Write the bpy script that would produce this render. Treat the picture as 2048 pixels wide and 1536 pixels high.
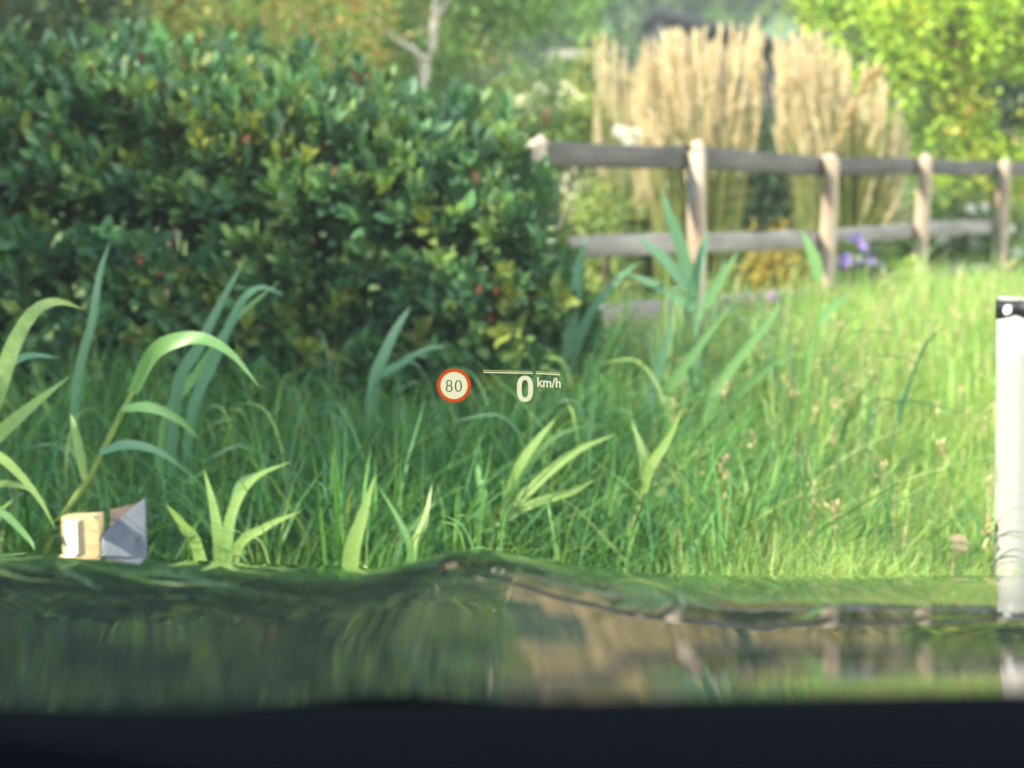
import bpy, math
import numpy as np
from mathutils import Vector, Matrix

S = bpy.context.scene
for o in list(bpy.data.objects):
    bpy.data.objects.remove(o)
COL = S.collection
rng = np.random.default_rng(11)

# ------------------------------------------------------------------ camera
EYE = 1.25
FPX = 2960.0                                   # focal length in photo pixels (25 mm lens on a 17.3 mm sensor)
PITCH = math.atan(395 / FPX)
cam = bpy.data.cameras.new('camera')
cam.sensor_width = 17.3
cam.lens = 17.3 * FPX / 2048
cam.clip_start = 0.05
cam.clip_end = 2000
cam.dof.use_dof = True
cam.dof.focus_distance = 2.6
cam.dof.aperture_fstop = 1.3
cam_o = bpy.data.objects.new('camera', cam)
COL.objects.link(cam_o)
cam_o.location = (0, 0, EYE)
cam_o.rotation_euler = (math.pi / 2 - PITCH, 0, 0)
S.camera = cam_o

# ------------------------------------------------------------------ light
SUN_AZ = Vector((-0.86, -0.50, 0)).normalized()
SUN_EL = math.radians(31)
sdir = Vector((SUN_AZ.x * math.cos(SUN_EL), SUN_AZ.y * math.cos(SUN_EL), math.sin(SUN_EL)))
W = bpy.data.worlds.new('World')
S.world = W
W.use_nodes = True
nt = W.node_tree
bg = nt.nodes['Background']
sky = nt.nodes.new('ShaderNodeTexSky')
sky.sky_type = 'NISHITA'
sky.sun_disc = False
sky.sun_elevation = SUN_EL
sky.sun_rotation = -math.atan2(SUN_AZ.x, SUN_AZ.y)
sky.dust_density = 1.5
nt.links.new(sky.outputs[0], bg.inputs[0])
bg.inputs[1].default_value = 0.15
sl = bpy.data.lights.new('sun', 'SUN')
sl.energy = 4.0
sl.angle = math.radians(0.6)
sl.color = (1.0, 0.87, 0.68)
so = bpy.data.objects.new('sun', sl)
COL.objects.link(so)
so.rotation_euler = sdir.to_track_quat('Z', 'Y').to_euler()
so.location = (-20, -12, 20)
VS = S.view_settings
VS.view_transform = 'Standard'
VS.look = 'None'
VS.gamma = 1
VS.use_curve_mapping = False
VS.exposure = 2.24
EXPO = 2.0 ** VS.exposure
S.cycles.use_denoising = True
S.cycles.max_bounces = 8
S.cycles.transparent_max_bounces = 16
S.cycles.caustics_reflective = False
S.cycles.caustics_refractive = False
S.cycles.sample_clamp_indirect = 6

# ------------------------------------------------------------------ helpers
cp, sp = math.cos(PITCH), math.sin(PITCH)
def at(px, py, Y):
    """point on the ray of photo pixel (px, py) at world distance Y ahead"""
    u, v = (px - 1024) / FPX, (768 - py) / FPX
    dy, dz = cp + v * sp, -sp + v * cp
    t = Y / dy
    return np.array((u * t, Y, EYE + dz * t))

def smooth(a, b, x):
    t = np.clip((np.asarray(x, float) - a) / (b - a), 0, 1)
    return t * t * (3 - 2 * t)

def hash_noise(x, y, s=1.0, seed=0):
    x = np.asarray(x, float) * s + seed * 17.3
    y = np.asarray(y, float) * s + seed * 7.7
    xi, yi = np.floor(x), np.floor(y)
    fx, fy = x - xi, y - yi
    fx, fy = fx * fx * (3 - 2 * fx), fy * fy * (3 - 2 * fy)
    def h(a, b):
        v = np.sin(a * 127.1 + b * 311.7) * 43758.5453
        return v - np.floor(v)
    return (h(xi, yi) * (1 - fx) + h(xi + 1, yi) * fx) * (1 - fy) + (h(xi, yi + 1) * (1 - fx) + h(xi + 1, yi + 1) * fx) * fy

def ground_z(x, y):
    x, y = np.asarray(x, float), np.asarray(y, float)
    z = 0.16 * smooth(4.2, 8.8, y)
    z = z + 0.24 * smooth(1.2, 3.0, x) * smooth(5.0, 8.0, y)
    z = z + 0.05 * (hash_noise(x, y, 0.8) - 0.5) * smooth(3.6, 5, y)
    z = z - 0.25 * smooth(10.5, 17, y) * (1 - smooth(22, 30, y))
    z = z + 0.5 * smooth(24, 45, y) + 50 * smooth(48, 150, y)
    return z

def nmesh(name, V, F, smooth_shade=False, tint=None):
    """V (n,3), F list of (m,k) int arrays"""
    me = bpy.data.meshes.new(name)
    V = np.asarray(V, np.float32)
    if not isinstance(F, (list, tuple)):
        F = [F]
    F = [np.asarray(f, np.int32) for f in F if len(f)]
    me.vertices.add(len(V))
    me.vertices.foreach_set('co', V.ravel())
    nl = sum(f.size for f in F)
    npoly = sum(len(f) for f in F)
    me.loops.add(nl)
    me.polygons.add(npoly)
    me.loops.foreach_set('vertex_index', np.concatenate([f.ravel() for f in F]))
    ls, lt, c = [], [], 0
    for f in F:
        k = f.shape[1]
        ls.append(c + np.arange(len(f)) * k)
        lt.append(np.full(len(f), k))
        c += f.size
    me.polygons.foreach_set('loop_start', np.concatenate(ls).astype(np.int32))
    try:
        me.polygons.foreach_set('loop_total', np.concatenate(lt).astype(np.int32))
    except Exception:
        pass
    if smooth_shade:
        me.polygons.foreach_set('use_smooth', np.ones(npoly, bool))
    if tint is not None:
        a = me.attributes.new('tint', 'FLOAT_COLOR', 'POINT')
        t4 = np.ones((len(V), 4), np.float32)
        t4[:, :3] = tint
        a.data.foreach_set('color', t4.ravel())
    me.update(calc_edges=True)
    me.validate()
    return me

def obj(name, me, mat=None, parent=None, loc=None):
    o = bpy.data.objects.new(name, me)
    COL.objects.link(o)
    if mat is not None and me is not None and len(me.materials) == 0:
        me.materials.append(mat)
    if parent is not None:
        o.parent = parent
    if loc is not None:
        o.location = loc
    return o

def thing(name, label, cat, loc=(0, 0, 0), group=None):
    o = bpy.data.objects.new(name, None)
    COL.objects.link(o)
    o.empty_display_size = 0.1
    o.location = loc
    o['label'] = label
    o['category'] = cat
    if group:
        o['group'] = group
    return o

def struct(o):
    o['kind'] = 'structure'
    return o

def unit(v):
    v = np.asarray(v, float)
    return v / np.maximum(np.linalg.norm(v, axis=-1, keepdims=True), 1e-9)

# leaf templates: x across, y along, z up, length 1, full width 1
LEAF_V = np.array([(0, 0, 0), (-.30, .22, .10), (0, .30, 0), (.30, .22, .10), (-.5, .52, .15), (0, .62, .0), (.5, .52, .15),
                   (-.30, .80, .06), (.30, .80, .06), (0, 1, -.08)])
LEAF_Q = np.array([(1, 2, 5, 4), (2, 3, 6, 5)])
LEAF_T = np.array([(0, 2, 1), (0, 3, 2), (4, 5, 7), (5, 6, 8), (5, 9, 7), (5, 8, 9)])
SMALL_V = np.array([(0, 0, 0), (-.5, .45, .12), (.5, .45, .12), (0, 1, -.05)])
SMALL_T = np.array([(0, 3, 1), (0, 2, 3)])

def leaves(P, D, N, L, Wd, tint, small=False):
    """batch of leaves at P, pointing along D, upper side roughly N"""
    tv = SMALL_V if small else LEAF_V
    D = unit(D)
    X = unit(np.cross(D, N))
    Z = np.cross(X, D)
    L, Wd = np.asarray(L)[:, None, None], np.asarray(Wd)[:, None, None]
    V = P[:, None, :] + X[:, None, :] * (tv[None, :, 0:1] * Wd) + D[:, None, :] * (tv[None, :, 1:2] * L) + Z[:, None, :] * (tv[None, :, 2:3] * Wd)
    n, k = len(P), len(tv)
    off = (np.arange(n) * k)[:, None, None]
    T = np.repeat(tint[:, None, :], k, 1).reshape(-1, 3)
    if small:
        return V.reshape(-1, 3), [(SMALL_T[None] + off).reshape(-1, 3)], T
    return V.reshape(-1, 3), [(LEAF_Q[None] + off).reshape(-1, 4), (LEAF_T[None] + off).reshape(-1, 3)], T

def randdir(n):
    v = rng.normal(size=(n, 3))
    return unit(v)

def pick_tint(n, cols, weights, jitter=0.18):
    cols = np.array(cols)
    idx = rng.choice(len(cols), n, p=np.array(weights) / np.sum(weights))
    c = cols[idx] * (1 + jitter * rng.normal(size=(n, 1)))
    return np.clip(c, 0.004, 1)

def catmull(P, n):
    P = np.asarray(P, float)
    Q = np.vstack([2 * P[0] - P[1], P, 2 * P[-1] - P[-2]])
    out = []
    segs = len(P) - 1
    for t in np.linspace(0, segs - 1e-6, n):
        i = int(t)
        f = t - i
        p0, p1, p2, p3 = Q[i:i + 4]
        out.append(0.5 * ((2 * p1) + (-p0 + p2) * f + (2 * p0 - 5 * p1 + 4 * p2 - p3) * f * f + (-p0 + 3 * p1 - 3 * p2 + p3) * f ** 3))
    return np.array(out)

def ribbon(path, width, profile, side_hint=(0, -1, 0), fold=0.25, tint=(.1, .2, .05)):
    """folded blade along path: three verts across, channelled like a grass leaf"""
    path = np.asarray(path, float)
    n = len(path)
    T = unit(np.gradient(path, axis=0))
    X = unit(np.cross(T, np.asarray(side_hint, float)[None]))
    Z = np.cross(X, T)
    w = np.asarray(profile(np.linspace(0, 1, n)))[:, None] * width / 2
    V = np.stack([path - X * w + Z * w * fold, path, path + X * w + Z * w * fold], 1).reshape(-1, 3)
    F = []
    for i in range(n - 1):
        a, b = i * 3, (i + 1) * 3
        F += [(a, a + 1, b + 1, b), (a + 1, a + 2, b + 2, b + 1)]
    return V, np.array(F), np.repeat(np.array([tint]), len(V), 0)

def tube(path, radii, seg=8, cap=True):
    path = np.asarray(path, float)
    n = len(path)
    T = unit(np.gradient(path, axis=0))
    ref = np.where(np.abs(T[:, 2:3]) > 0.9, np.array([[1., 0, 0]]), np.array([[0, 0, 1.]]))
    X = unit(np.cross(T, ref))
    Y = np.cross(T, X)
    a = np.linspace(0, 2 * math.pi, seg, endpoint=False)
    r = np.broadcast_to(np.asarray(radii, float), (n,))[:, None, None]
    V = path[:, None] + r * (np.cos(a)[None, :, None] * X[:, None] + np.sin(a)[None, :, None] * Y[:, None])
    V = V.reshape(-1, 3)
    i = np.arange(n - 1)[:, None] * seg
    j = np.arange(seg)[None]
    j2 = (j + 1) % seg
    F = np.stack([i + j, i + j2, i + seg + j2, i + seg + j], -1).reshape(-1, 4)
    if cap:
        V = np.vstack([V, path[:1], path[-1:]])
        c0, c1 = n * seg, n * seg + 1
        t1 = np.stack([np.full(seg, c0), j2[0], j[0]], -1)
        b = (n - 1) * seg
        t2 = np.stack([np.full(seg, c1), b + j[0], b + j2[0]], -1)
        return V, [F, np.vstack([t1, t2])]
    return V, [F]

def joinm(parts):
    V, F, T, o = [], {}, [], 0
    for p in parts:
        v, fl = p[0], p[1]
        fl = fl if isinstance(fl, list) else [fl]
        V.append(v)
        for f in fl:
            F.setdefault(f.shape[1], []).append(f + o)
        if len(p) > 2:
            T.append(p[2])
        o += len(v)
    return np.vstack(V), [np.vstack(x) for x in F.values()], (np.vstack(T) if T else None)

def box(c, s, rot=0.0):
    c, s = np.array(c, float), np.array(s, float) / 2
    v = np.array([(x, y, z) for x in (-1, 1) for y in (-1, 1) for z in (-1, 1)]) * s
    cr, sr = math.cos(rot), math.sin(rot)
    v = v @ np.array([[cr, sr, 0], [-sr, cr, 0], [0, 0, 1]])
    f = np.array([(0, 1, 3, 2), (4, 6, 7, 5), (0, 4, 5, 1), (2, 3, 7, 6), (0, 2, 6, 4), (1, 5, 7, 3)])
    return v + c, f

def bevel(o, w, seg=2):
    m = o.modifiers.new('bevel', 'BEVEL')
    m.width = w
    m.segments = seg
    m.limit_method = 'ANGLE'

# ------------------------------------------------------------------ materials
def mat(name, base=(.5, .5, .5), rough=.6, spec=.5, **k):
    m = bpy.data.materials.new(name)
    m.use_nodes = True
    b = m.node_tree.nodes['Principled BSDF']
    b.inputs['Base Color'].default_value = (*base, 1)
    b.inputs['Roughness'].default_value = rough
    b.inputs['Specular IOR Level'].default_value = spec
    for kk, v in k.items():
        b.inputs[kk.replace('_', ' ')].default_value = v
    return m

def leaf_mat(name, rough=.45, spec=.5, trans=.35, warm=(1.25, 1.1, .55)):
    m = bpy.data.materials.new(name)
    m.use_nodes = True
    t = m.node_tree
    b = t.nodes['Principled BSDF']
    out = t.nodes['Material Output']
    a = t.nodes.new('ShaderNodeAttribute')
    a.attribute_name = 'tint'
    n = t.nodes.new('ShaderNodeTexNoise')
    n.inputs['Scale'].default_value = 30
    mr = t.nodes.new('ShaderNodeMapRange')
    mr.inputs[3].default_value = .75
    mr.inputs[4].default_value = 1.25
    mx = t.nodes.new('ShaderNodeVectorMath')
    mx.operation = 'SCALE'
    t.links.new(n.outputs[0], mr.inputs[0])
    t.links.new(a.outputs['Color'], mx.inputs[0])
    t.links.new(mr.outputs[0], mx.inputs['Scale'])
    t.links.new(mx.outputs[0], b.inputs['Base Color'])
    b.inputs['Roughness'].default_value = rough
    b.inputs['Specular IOR Level'].default_value = spec
    tr = t.nodes.new('ShaderNodeBsdfTranslucent')
    m2 = t.nodes.new('ShaderNodeVectorMath')
    m2.operation = 'MULTIPLY'
    m2.inputs[1].default_value = warm
    t.links.new(mx.outputs[0], m2.inputs[0])
    t.links.new(m2.outputs[0], tr.inputs[0])
    mix = t.nodes.new('ShaderNodeMixShader')
    mix.inputs[0].default_value = trans
    t.links.new(b.outputs[0], mix.inputs[1])
    t.links.new(tr.outputs[0], mix.inputs[2])
    t.links.new(mix.outputs[0], out.inputs[0])
    return m

def noise_mat(name, c1, c2, scale=8, rough=.8, stretch=(1, 1, 1), bump=.3, detail=6, spec=.3):
    m = mat(name, c1, rough, spec)
    t = m.node_tree
    b = t.nodes['Principled BSDF']
    tc = t.nodes.new('ShaderNodeTexCoord')
    mp = t.nodes.new('ShaderNodeMapping')
    mp.inputs['Scale'].default_value = stretch
    n = t.nodes.new('ShaderNodeTexNoise')
    n.inputs['Scale'].default_value = scale
    n.inputs['Detail'].default_value = detail
    r = t.nodes.new('ShaderNodeValToRGB')
    r.color_ramp.elements[0].position = .3
    r.color_ramp.elements[1].position = .7
    r.color_ramp.elements[0].color = (*c1, 1)
    r.color_ramp.elements[1].color = (*c2, 1)
    bp = t.nodes.new('ShaderNodeBump')
    bp.inputs['Strength'].default_value = bump
    bp.inputs['Distance'].default_value = .01
    L = t.links.new
    L(tc.outputs['Object'], mp.inputs[0])
    L(mp.outputs[0], n.inputs[0])
    L(n.outputs[0], r.inputs[0])
    L(r.outputs[0], b.inputs['Base Color'])
    L(n.outputs[0], bp.inputs['Height'])
    L(bp.outputs[0], b.inputs['Normal'])
    return m

def emit_mat(name, col):
    m = bpy.data.materials.new(name)
    m.use_nodes = True
    t = m.node_tree
    t.nodes.remove(t.nodes['Principled BSDF'])
    e = t.nodes.new('ShaderNodeEmission')
    lin = [((c / 255 + .055) / 1.055) ** 2.4 if c > 10 else c / 255 / 12.92 for c in col]
    e.inputs[0].default_value = (*lin, 1)
    e.inputs[1].default_value = 1.0 / EXPO
    t.links.new(e.outputs[0], t.nodes['Material Output'].inputs[0])
    return m

M_GRASS = leaf_mat('grass_blade', .5, .35, .45)
M_REED = leaf_mat('reed_leaf', .42, .45, .42)
M_LAUREL = leaf_mat('laurel_leaf', .48, .42, .33)
M_TREE = leaf_mat('tree_leaf', .5, .35, .42)
M_PLUME = leaf_mat('plume', .8, .1, .5, (1.05, 1., .9))
M_FLOWER = leaf_mat('petal', .6, .2, .4, (1, 1, 1))
M_SOIL = noise_mat('meadow_soil', (.06, .10, .028), (.11, .19, .05), 3, .95)
M_ROAD = noise_mat('asphalt', (.04, .04, .042), (.065, .064, .062), 60, .9)
M_BARK = noise_mat('bark', (.07, .055, .04), (.15, .12, .09), 12, .9, (1, 1, .3), .6)
M_PALEBARK = noise_mat('pale_bark', (.30, .27, .22), (.50, .46, .40), 9, .8, (1, 1, .4), .4)
M_POST = noise_mat('weathered_post_wood', (.22, .15, .10), (.46, .40, .32), 7, .85, (1, 1, .22), .5)
M_RAIL = noise_mat('dark_rail_wood', (.05, .044, .040), (.11, .098, .09), 9, .85, (.25, .25, 1), .5)
M_RAIL2 = noise_mat('grey_rail_wood', (.13, .115, .105), (.24, .22, .20), 9, .85, (.25, .25, 1), .5)

# ------------------------------------------------------------------ ground and road
def build_ground():
    xs = np.unique(np.concatenate([np.linspace(-10, 12, 89), -10 - np.geomspace(1, 300, 24), 12 + np.geomspace(1, 300, 24)]))
    ys = np.unique(np.concatenate([np.linspace(-4, 20, 97), -4 - np.geomspace(1, 100, 10), 20 + np.geomspace(.5, 300, 40)]))
    X, Y = np.meshgrid(xs, ys)
    V = np.stack([X, Y, ground_z(X, Y)], -1).reshape(-1, 3)
    nx, ny = len(xs), len(ys)
    i = np.arange(ny - 1)[:, None] * nx + np.arange(nx - 1)[None]
    F = np.stack([i, i + 1, i + nx + 1, i + nx], -1).reshape(-1, 4)
    struct(obj('ground', nmesh('ground', V, F, True), M_SOIL))
    V = np.array([(-60, -6, .004), (60, -6, .004), (60, 3.05, .004), (-60, 3.05, .004)], float)
    struct(obj('road', nmesh('road', V, np.array([[0, 1, 2, 3]])), M_ROAD))
build_ground()

# ------------------------------------------------------------------ far woodland on the hillside
def build_far_wood():
    parts = []
    for k in range(260):
        y = rng.uniform(55, 150)
        x = rng.uniform(-.75, .75) * y
        z = float(ground_z(x, y))
        R = rng.uniform(2.5, 4.5)
        n = 130
        d = randdir(n)
        P = np.array([x, y, z + R * 1.3]) + d * np.array([R, R, R * 1.5]) * rng.uniform(.75, 1.05, (n, 1))
        base = np.array([[.12, .19, .08], [.10, .17, .085], [.17, .22, .085]][rng.integers(3)])
        T = np.clip(base * (1 + .22 * rng.normal(size=(n, 1))), .01, 1)
        L = rng.uniform(.9, 1.7, n)
        parts.append(leaves(P, unit(d + .8 * randdir(n)), d, L, L * .8, T, True))
    V, F, T = joinm(parts)
    o = obj('far_woodland', nmesh('far_woodland', V, F, False, T), M_TREE)
    o['kind'] = 'stuff'
    o['label'] = 'pale hazy wooded hillside beyond the dark roof'
    o['category'] = 'woodland'
build_far_wood()

# ------------------------------------------------------------------ trees and bushes
def crown_mesh(blobs, n_clusters, per, leaf, cols, wts, spread=.16, bright=1.35):
    """blobs: list of (centre, radii); clusters of leaves through each blob's outer volume"""
    vol = np.array([b[1][0] * b[1][1] + b[1][0] * b[1][2] for b in blobs])
    parts = []
    for (c, r), f in zip(blobs, vol / vol.sum()):
        m = max(3, int(n_clusters * f))
        d = randdir(m)
        lump = .78 + .34 * hash_noise(d[:, 0] * 3 + c[0], d[:, 2] * 3 + d[:, 1] * 2, 1.3)
        C = np.array(c) + d * np.array(r) * (rng.uniform(.45, 1.0, (m, 1)) ** .5) * lump[:, None]
        ct = bright * pick_tint(m, cols, wts, .15)
        P = np.repeat(C, per, 0) + rng.normal(size=(m * per, 3)) * spread * np.array([1, 1, .75])
        T = np.clip(np.repeat(ct, per, 0) * (1 + .2 * rng.normal(size=(m * per, 1))), .004, 1)
        out = np.repeat(d, per, 0)
        D = unit(out * .6 + .9 * randdir(m * per) + np.array([0, 0, -.25]))
        N = unit(out * .4 + randdir(m * per) * .7 + np.array([0, 0, .8]))
        L = rng.uniform(.7, 1.25, m * per) * leaf
        parts.append(leaves(P, D, N, L, L * .62, T, True))
    return joinm(parts)

def limbs(base, forks, r0):
    """trunk polyline plus limbs: forks = list of (path, r_start, r_end)"""
    parts = []
    for path, a, b in forks:
        n = 10
        p = catmull(path, n)
        parts.append(tube(p, np.linspace(a, b, n), 8))
    return joinm(parts)

def tree(name, label, cat, base, trunk_paths, blobs, ncl, per, leaf, cols, wts, bark=None, spread=.16, group=None, bright=1.35):
    base = np.array(base, float)
    t = thing(name, label, cat, tuple(base), group)
    V, F, _ = limbs(base, [(np.array(p) - base, a, b) for p, a, b in trunk_paths], 0)
    obj('trunk', nmesh('trunk', V, F, True), bark or M_BARK, t)
    V, F, T = crown_mesh([(np.array(c) - base, r) for c, r in blobs], ncl, per, leaf, cols, wts, spread, bright)
    obj('crown', nmesh('crown', V, F, False, T), M_TREE, t)
    return t

def gpt(px, Y):
    """ground point under photo column px at distance Y"""
    x = (px - 1024) / FPX * Y * 1.0
    return np.array((x, Y, float(ground_z(x, Y))))

DG = [(.022, .05, .022), (.035, .07, .03), (.05, .09, .035)]
def auto_limbs(base, top, blobs, r):
    base, top = np.array(base), np.array(top)
    mid = (base + top) / 2 + rng.normal(size=3) * .08
    L = [([base - (0, 0, .15), mid, top], r, r * .45)]
    for c, rad in blobs:
        c = np.array(c)
        s = base + (top - base) * rng.uniform(.35, .8)
        L.append(([s, (s + c) / 2 + np.array([0, 0, .15]), c], r * .45, r * .12))
    return L

# dark evergreen in the upper left corner
b = gpt(-60, 12.5)
bl = [(at(10, 60, 12.5), (1.0, 1.0, 1.3)), (at(-120, -200, 12.8), (1.2, 1.2, 1.6)), (at(120, 130, 12.2), (.55, .6, .5)), (at(-150, 250, 12.6), (.9, .9, 1.0))]
tree('evergreen_tree', 'dark green evergreen tree in the upper left corner behind the hedge', 'tree', b, auto_limbs(b, at(-60, -300, 12.5), bl, .13), bl, 520, 34, .10,
     DG, [4, 4, 2])
# autumn-tinged tree
b = gpt(330, 15.5)
bl = [(at(250, 30, 15.5), (.75, .8, .55)), (at(430, -30, 15.8), (1.0, 1.0, .7)), (at(420, 130, 15), (.6, .7, .45)), (at(200, -180, 15.5), (1.1, 1.1, .8)), (at(620, 60, 15.6), (.8, .9, .75)), (at(560, -220, 15.5), (1.2, 1.2, .8))]
tree('autumn_tree', 'sunlit tree with yellow and orange leaves above the hedge', 'tree', b, auto_limbs(b, at(360, -300, 15.5), bl, .1), bl, 520, 30, .085,
     [(.34, .30, .07), (.38, .25, .09), (.20, .27, .06), (.13, .21, .05), (.34, .12, .06)], [3, 2.4, 4.5, 3.5, .4])
# green tree band behind the hedge
b = gpt(620, 19)
bl = [(at(560, 110, 18.5), (1.0, 1, .8)), (at(720, 130, 18.8), (1.1, 1, .9)), (at(700, 0, 19), (1.2, 1.2, .9)), (at(480, 220, 18.5), (1.2, 1, .7)), (at(820, 250, 18), (1.1, .9, .7))]
tree('broadleaf_tree', 'mid green leafy tree behind the middle of the hedge', 'tree', b, auto_limbs(b, at(650, -60, 19), bl, .12), bl, 460, 30, .10,
     [(.10, .17, .06), (.13, .21, .065), (.20, .25, .07), (.07, .12, .06)], [4, 4, 2, 3], bright=1.9)
# pale forked trunk tree
b = gpt(842, 17)
F0 = at(848, 125, 17)
paths = [([b - (0, 0, .1), at(842, 300, 17), at(846, 190, 17), F0], .075, .06),
         ([F0, at(864, 95, 17), at(868, 40, 17), at(872, -40, 17), at(860, -250, 17.2)], .055, .03),
         ([F0, at(825, 98, 16.9), at(790, 78, 16.8), at(740, 30, 16.6)], .045, .015),
         ([at(868, 40, 17), at(910, -20, 17.2), at(960, -90, 17.3)], .03, .012)]
bl = [(at(900, 40, 17.8), (.7, .5, .5)), (at(975, 70, 17.6), (.55, .6, .45)), (at(760, -60, 17.6), (.9, .7, .5)), (at(980, -120, 17.5), (1.1, .9, .7)), (at(1110, 10, 17.6), (.5, .6, .35))]
tree('forked_tree', 'tree with a pale forked trunk standing behind the hedge', 'tree', b, paths, bl, 300, 26, .09,
     [(.12, .21, .06), (.19, .27, .07), (.09, .16, .06), (.30, .22, .08), (.30, .09, .05)], [4, 4, 3, .5, .2], M_PALEBARK, .17, bright=1.9)
# slim grey trunk beside it
b = gpt(948, 18.5)
paths = [([b - (0, 0, .1), at(945, 220, 18.5), at(952, 110, 18.5), at(968, 10, 18.5), at(985, -120, 18.5)], .06, .035),
         ([at(952, 110, 18.5), at(920, 60, 18.4), at(900, 0, 18.4)], .025, .01)]
bl = [(at(930, 250, 19.2), (.6, .5, .4)), (at(1060, -60, 18.7), (1.1, .9, .6)), (at(880, 200, 19.4), (.7, .5, .5))]
tree('slim_tree', 'slim tree with a straight grey trunk right of the forked tree', 'tree', b, paths, bl, 220, 26, .10,
     [(.09, .15, .06), (.12, .19, .07), (.16, .13, .07), (.24, .17, .10)], [4, 4, 1.2, .6], noise_mat('grey_bark', (.14, .14, .15), (.24, .24, .25), 10, .9), .17, bright=1.8)
# bushes in the garden between hedge and plumes
def bush(name, label, px, py, Y, r, ncl, leaf, cols, wts, group=None, bright=1.5):
    b = gpt(px, Y)
    c = at(px, py, Y)
    rx, rz = r
    zc = c[2]
    bl = [(c, (rx, rx * .8, rz)), (c + np.array([rx * .5, -.1, -rz * .3]), (rx * .6, rx * .6, rz * .7)), (c + np.array([-rx * .5, .1, -rz * .35]), (rx * .6, rx * .6, rz * .7))]
    lo = np.array([c[0], c[1], max(b[2] + rz * .45, c[2] - rz * 1.1)])
    bl.append((lo, (rx * .85, rx * .7, max(.2, (lo[2] - b[2]) * .9))))
    return tree(name, label, 'bush', b, auto_limbs(b, c, bl, .03), bl, ncl, 24, leaf, cols, wts, None, .10, group, bright)
GR = [(.09, .16, .045), (.14, .21, .05), (.06, .11, .045), (.22, .25, .06)]
bush('garden_bush', 'leafy green bush left of the tan plumes, beside the pale shed', 1120, 262, 15.5, (.5, .33), 150, .085, GR, [4, 4, 3, 1])
bush('garden_bush', 'yellow-green bush just left of the tall plume grass', 1185, 240, 14.5, (.28, .30), 90, .08, GR, [3, 4, 2, 3])
bush('garden_bush', 'green bush behind the left end post of the fence', 1035, 290, 14, (.5, .3), 120, .08, GR, [4, 3, 4, 1])
bush('garden_bush', 'low pale green bush seen under the top rail beside the hedge', 1215, 420, 13.6, (.34, .26), 90, .07, [(.20, .27, .08), (.26, .30, .10), (.12, .19, .06)], [3, 3, 2])
bush('dark_shrub', 'dark green shrub behind the plume grass stems', 1330, 480, 14.6, (.9, .55), 220, .08, DG, [3, 4, 3])
bush('dark_shrub', 'dark upright shrub in the gap between the two plume clumps', 1535, 330, 15.4, (.36, .62), 170, .08, DG, [3, 4, 3])
bush('dark_shrub', 'dark shrub filling the gap below the rails on the right', 1790, 520, 15.2, (.9, .5), 210, .08, [(.03, .06, .025), (.05, .09, .03), (.09, .13, .04)], [3, 4, 3])
bush('yellow_shrub', 'rusty yellow shrub between the second and third fence posts', 1550, 525, 10.9, (.16, .22), 60, .05, [(.30, .22, .04), (.24, .20, .04), (.12, .14, .03)], [3, 3, 2])
bush('lime_shrub', 'small lime green shrub at the foot of the fourth fence post', 1805, 590, 11.2, (.16, .15), 60, .05, [(.28, .36, .05), (.20, .30, .05)], [3, 3])
bush('rose_shrub', 'green shrub carrying white blossoms right of the fourth fence post', 1930, 470, 14.3, (.72, .55), 240, .07, [(.06, .11, .035), (.10, .17, .045), (.16, .23, .05)], [3, 4, 2])

# maple-like tree on the right
b = gpt(1905, 16.2)
bl = [(at(1760, 80, 15.6), (.62, .7, .62)), (at(1880, 40, 15.9), (.8, .8, .7)), (at(2025, 70, 15.2), (.32, .4, .32)), (at(1850, 200, 15.8), (.55, .7, .5)), (at(1880, 290, 15.7), (.6, .6, .32)),
      (at(1720, -40, 16), (.8, .8, .5)), (at(2100, 0, 16), (1.0, 1.0, .8)), (at(2060, 300, 15.4), (.35, .5, .22)), (at(1950, -200, 16.3), (1.5, 1.4, .9)), (at(1960, 360, 15.8), (.6, .5, .3))]
tree('maple_tree', 'bright green maple tree with a few red leaves on the right', 'tree', b, auto_limbs(b, at(1910, -150, 16.2), bl, .12), bl, 760, 30, .085,
     [(.23, .36, .045), (.30, .42, .05), (.12, .22, .035), (.44, .43, .06), (.48, .14, .08)], [4, 4, 2.4, 2, .4], None, .13)
b = gpt(2200, 19)
bl = [(at(2040, 190, 18.5), (1.1, 1, 1.1)), (at(2250, 60, 19), (1.8, 1.5, 1.8)), (at(2000, -30, 18.8), (1.0, 1, 1.0)), (at(1950, 300, 18.8), (1.2, 1, .8))]
tree('evergreen_tree', 'very dark tree seen through the gap in the maple at the right edge', 'tree', b, auto_limbs(b, at(2200, -200, 19), bl, .13), bl, 420, 32, .12, DG, [5, 3, 1])

# ------------------------------------------------------------------ house and shed beyond the garden
M_SLATE = noise_mat('slate', (.022, .027, .034), (.045, .05, .06), 14, .9, spec=.1)
M_CREAM = noise_mat('cream_render', (.36, .35, .24), (.44, .43, .31), 5, .9, bump=.1)
M_GREYROOF = noise_mat('grey_roof', (.17, .155, .145), (.24, .22, .20), 8, .8)
M_GLASSDARK = mat('window_glass', (.03, .04, .05), .08, .6)
def prism(profile, dirv, depth, origin):
    """extrude a list of (across, up) points along a horizontal direction"""
    P = np.array(profile, float)
    d = unit(np.array([dirv[0], dirv[1], 0.]))
    s = np.array([d[1], -d[0], 0.])
    o = np.array(origin, float)
    A = o + P[:, :1] * s + P[:, 1:] * np.array([0, 0, 1.])
    B = A + d * depth
    n = len(P)
    V = np.vstack([A, B])
    F = [np.array([(i, (i + 1) % n, n + (i + 1) % n, n + i) for i in range(n)])]
    F.append(np.array([list(range(n))[::-1]]))
    F.append(np.array([[n + i for i in range(n)]]))
    return V, F

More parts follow.
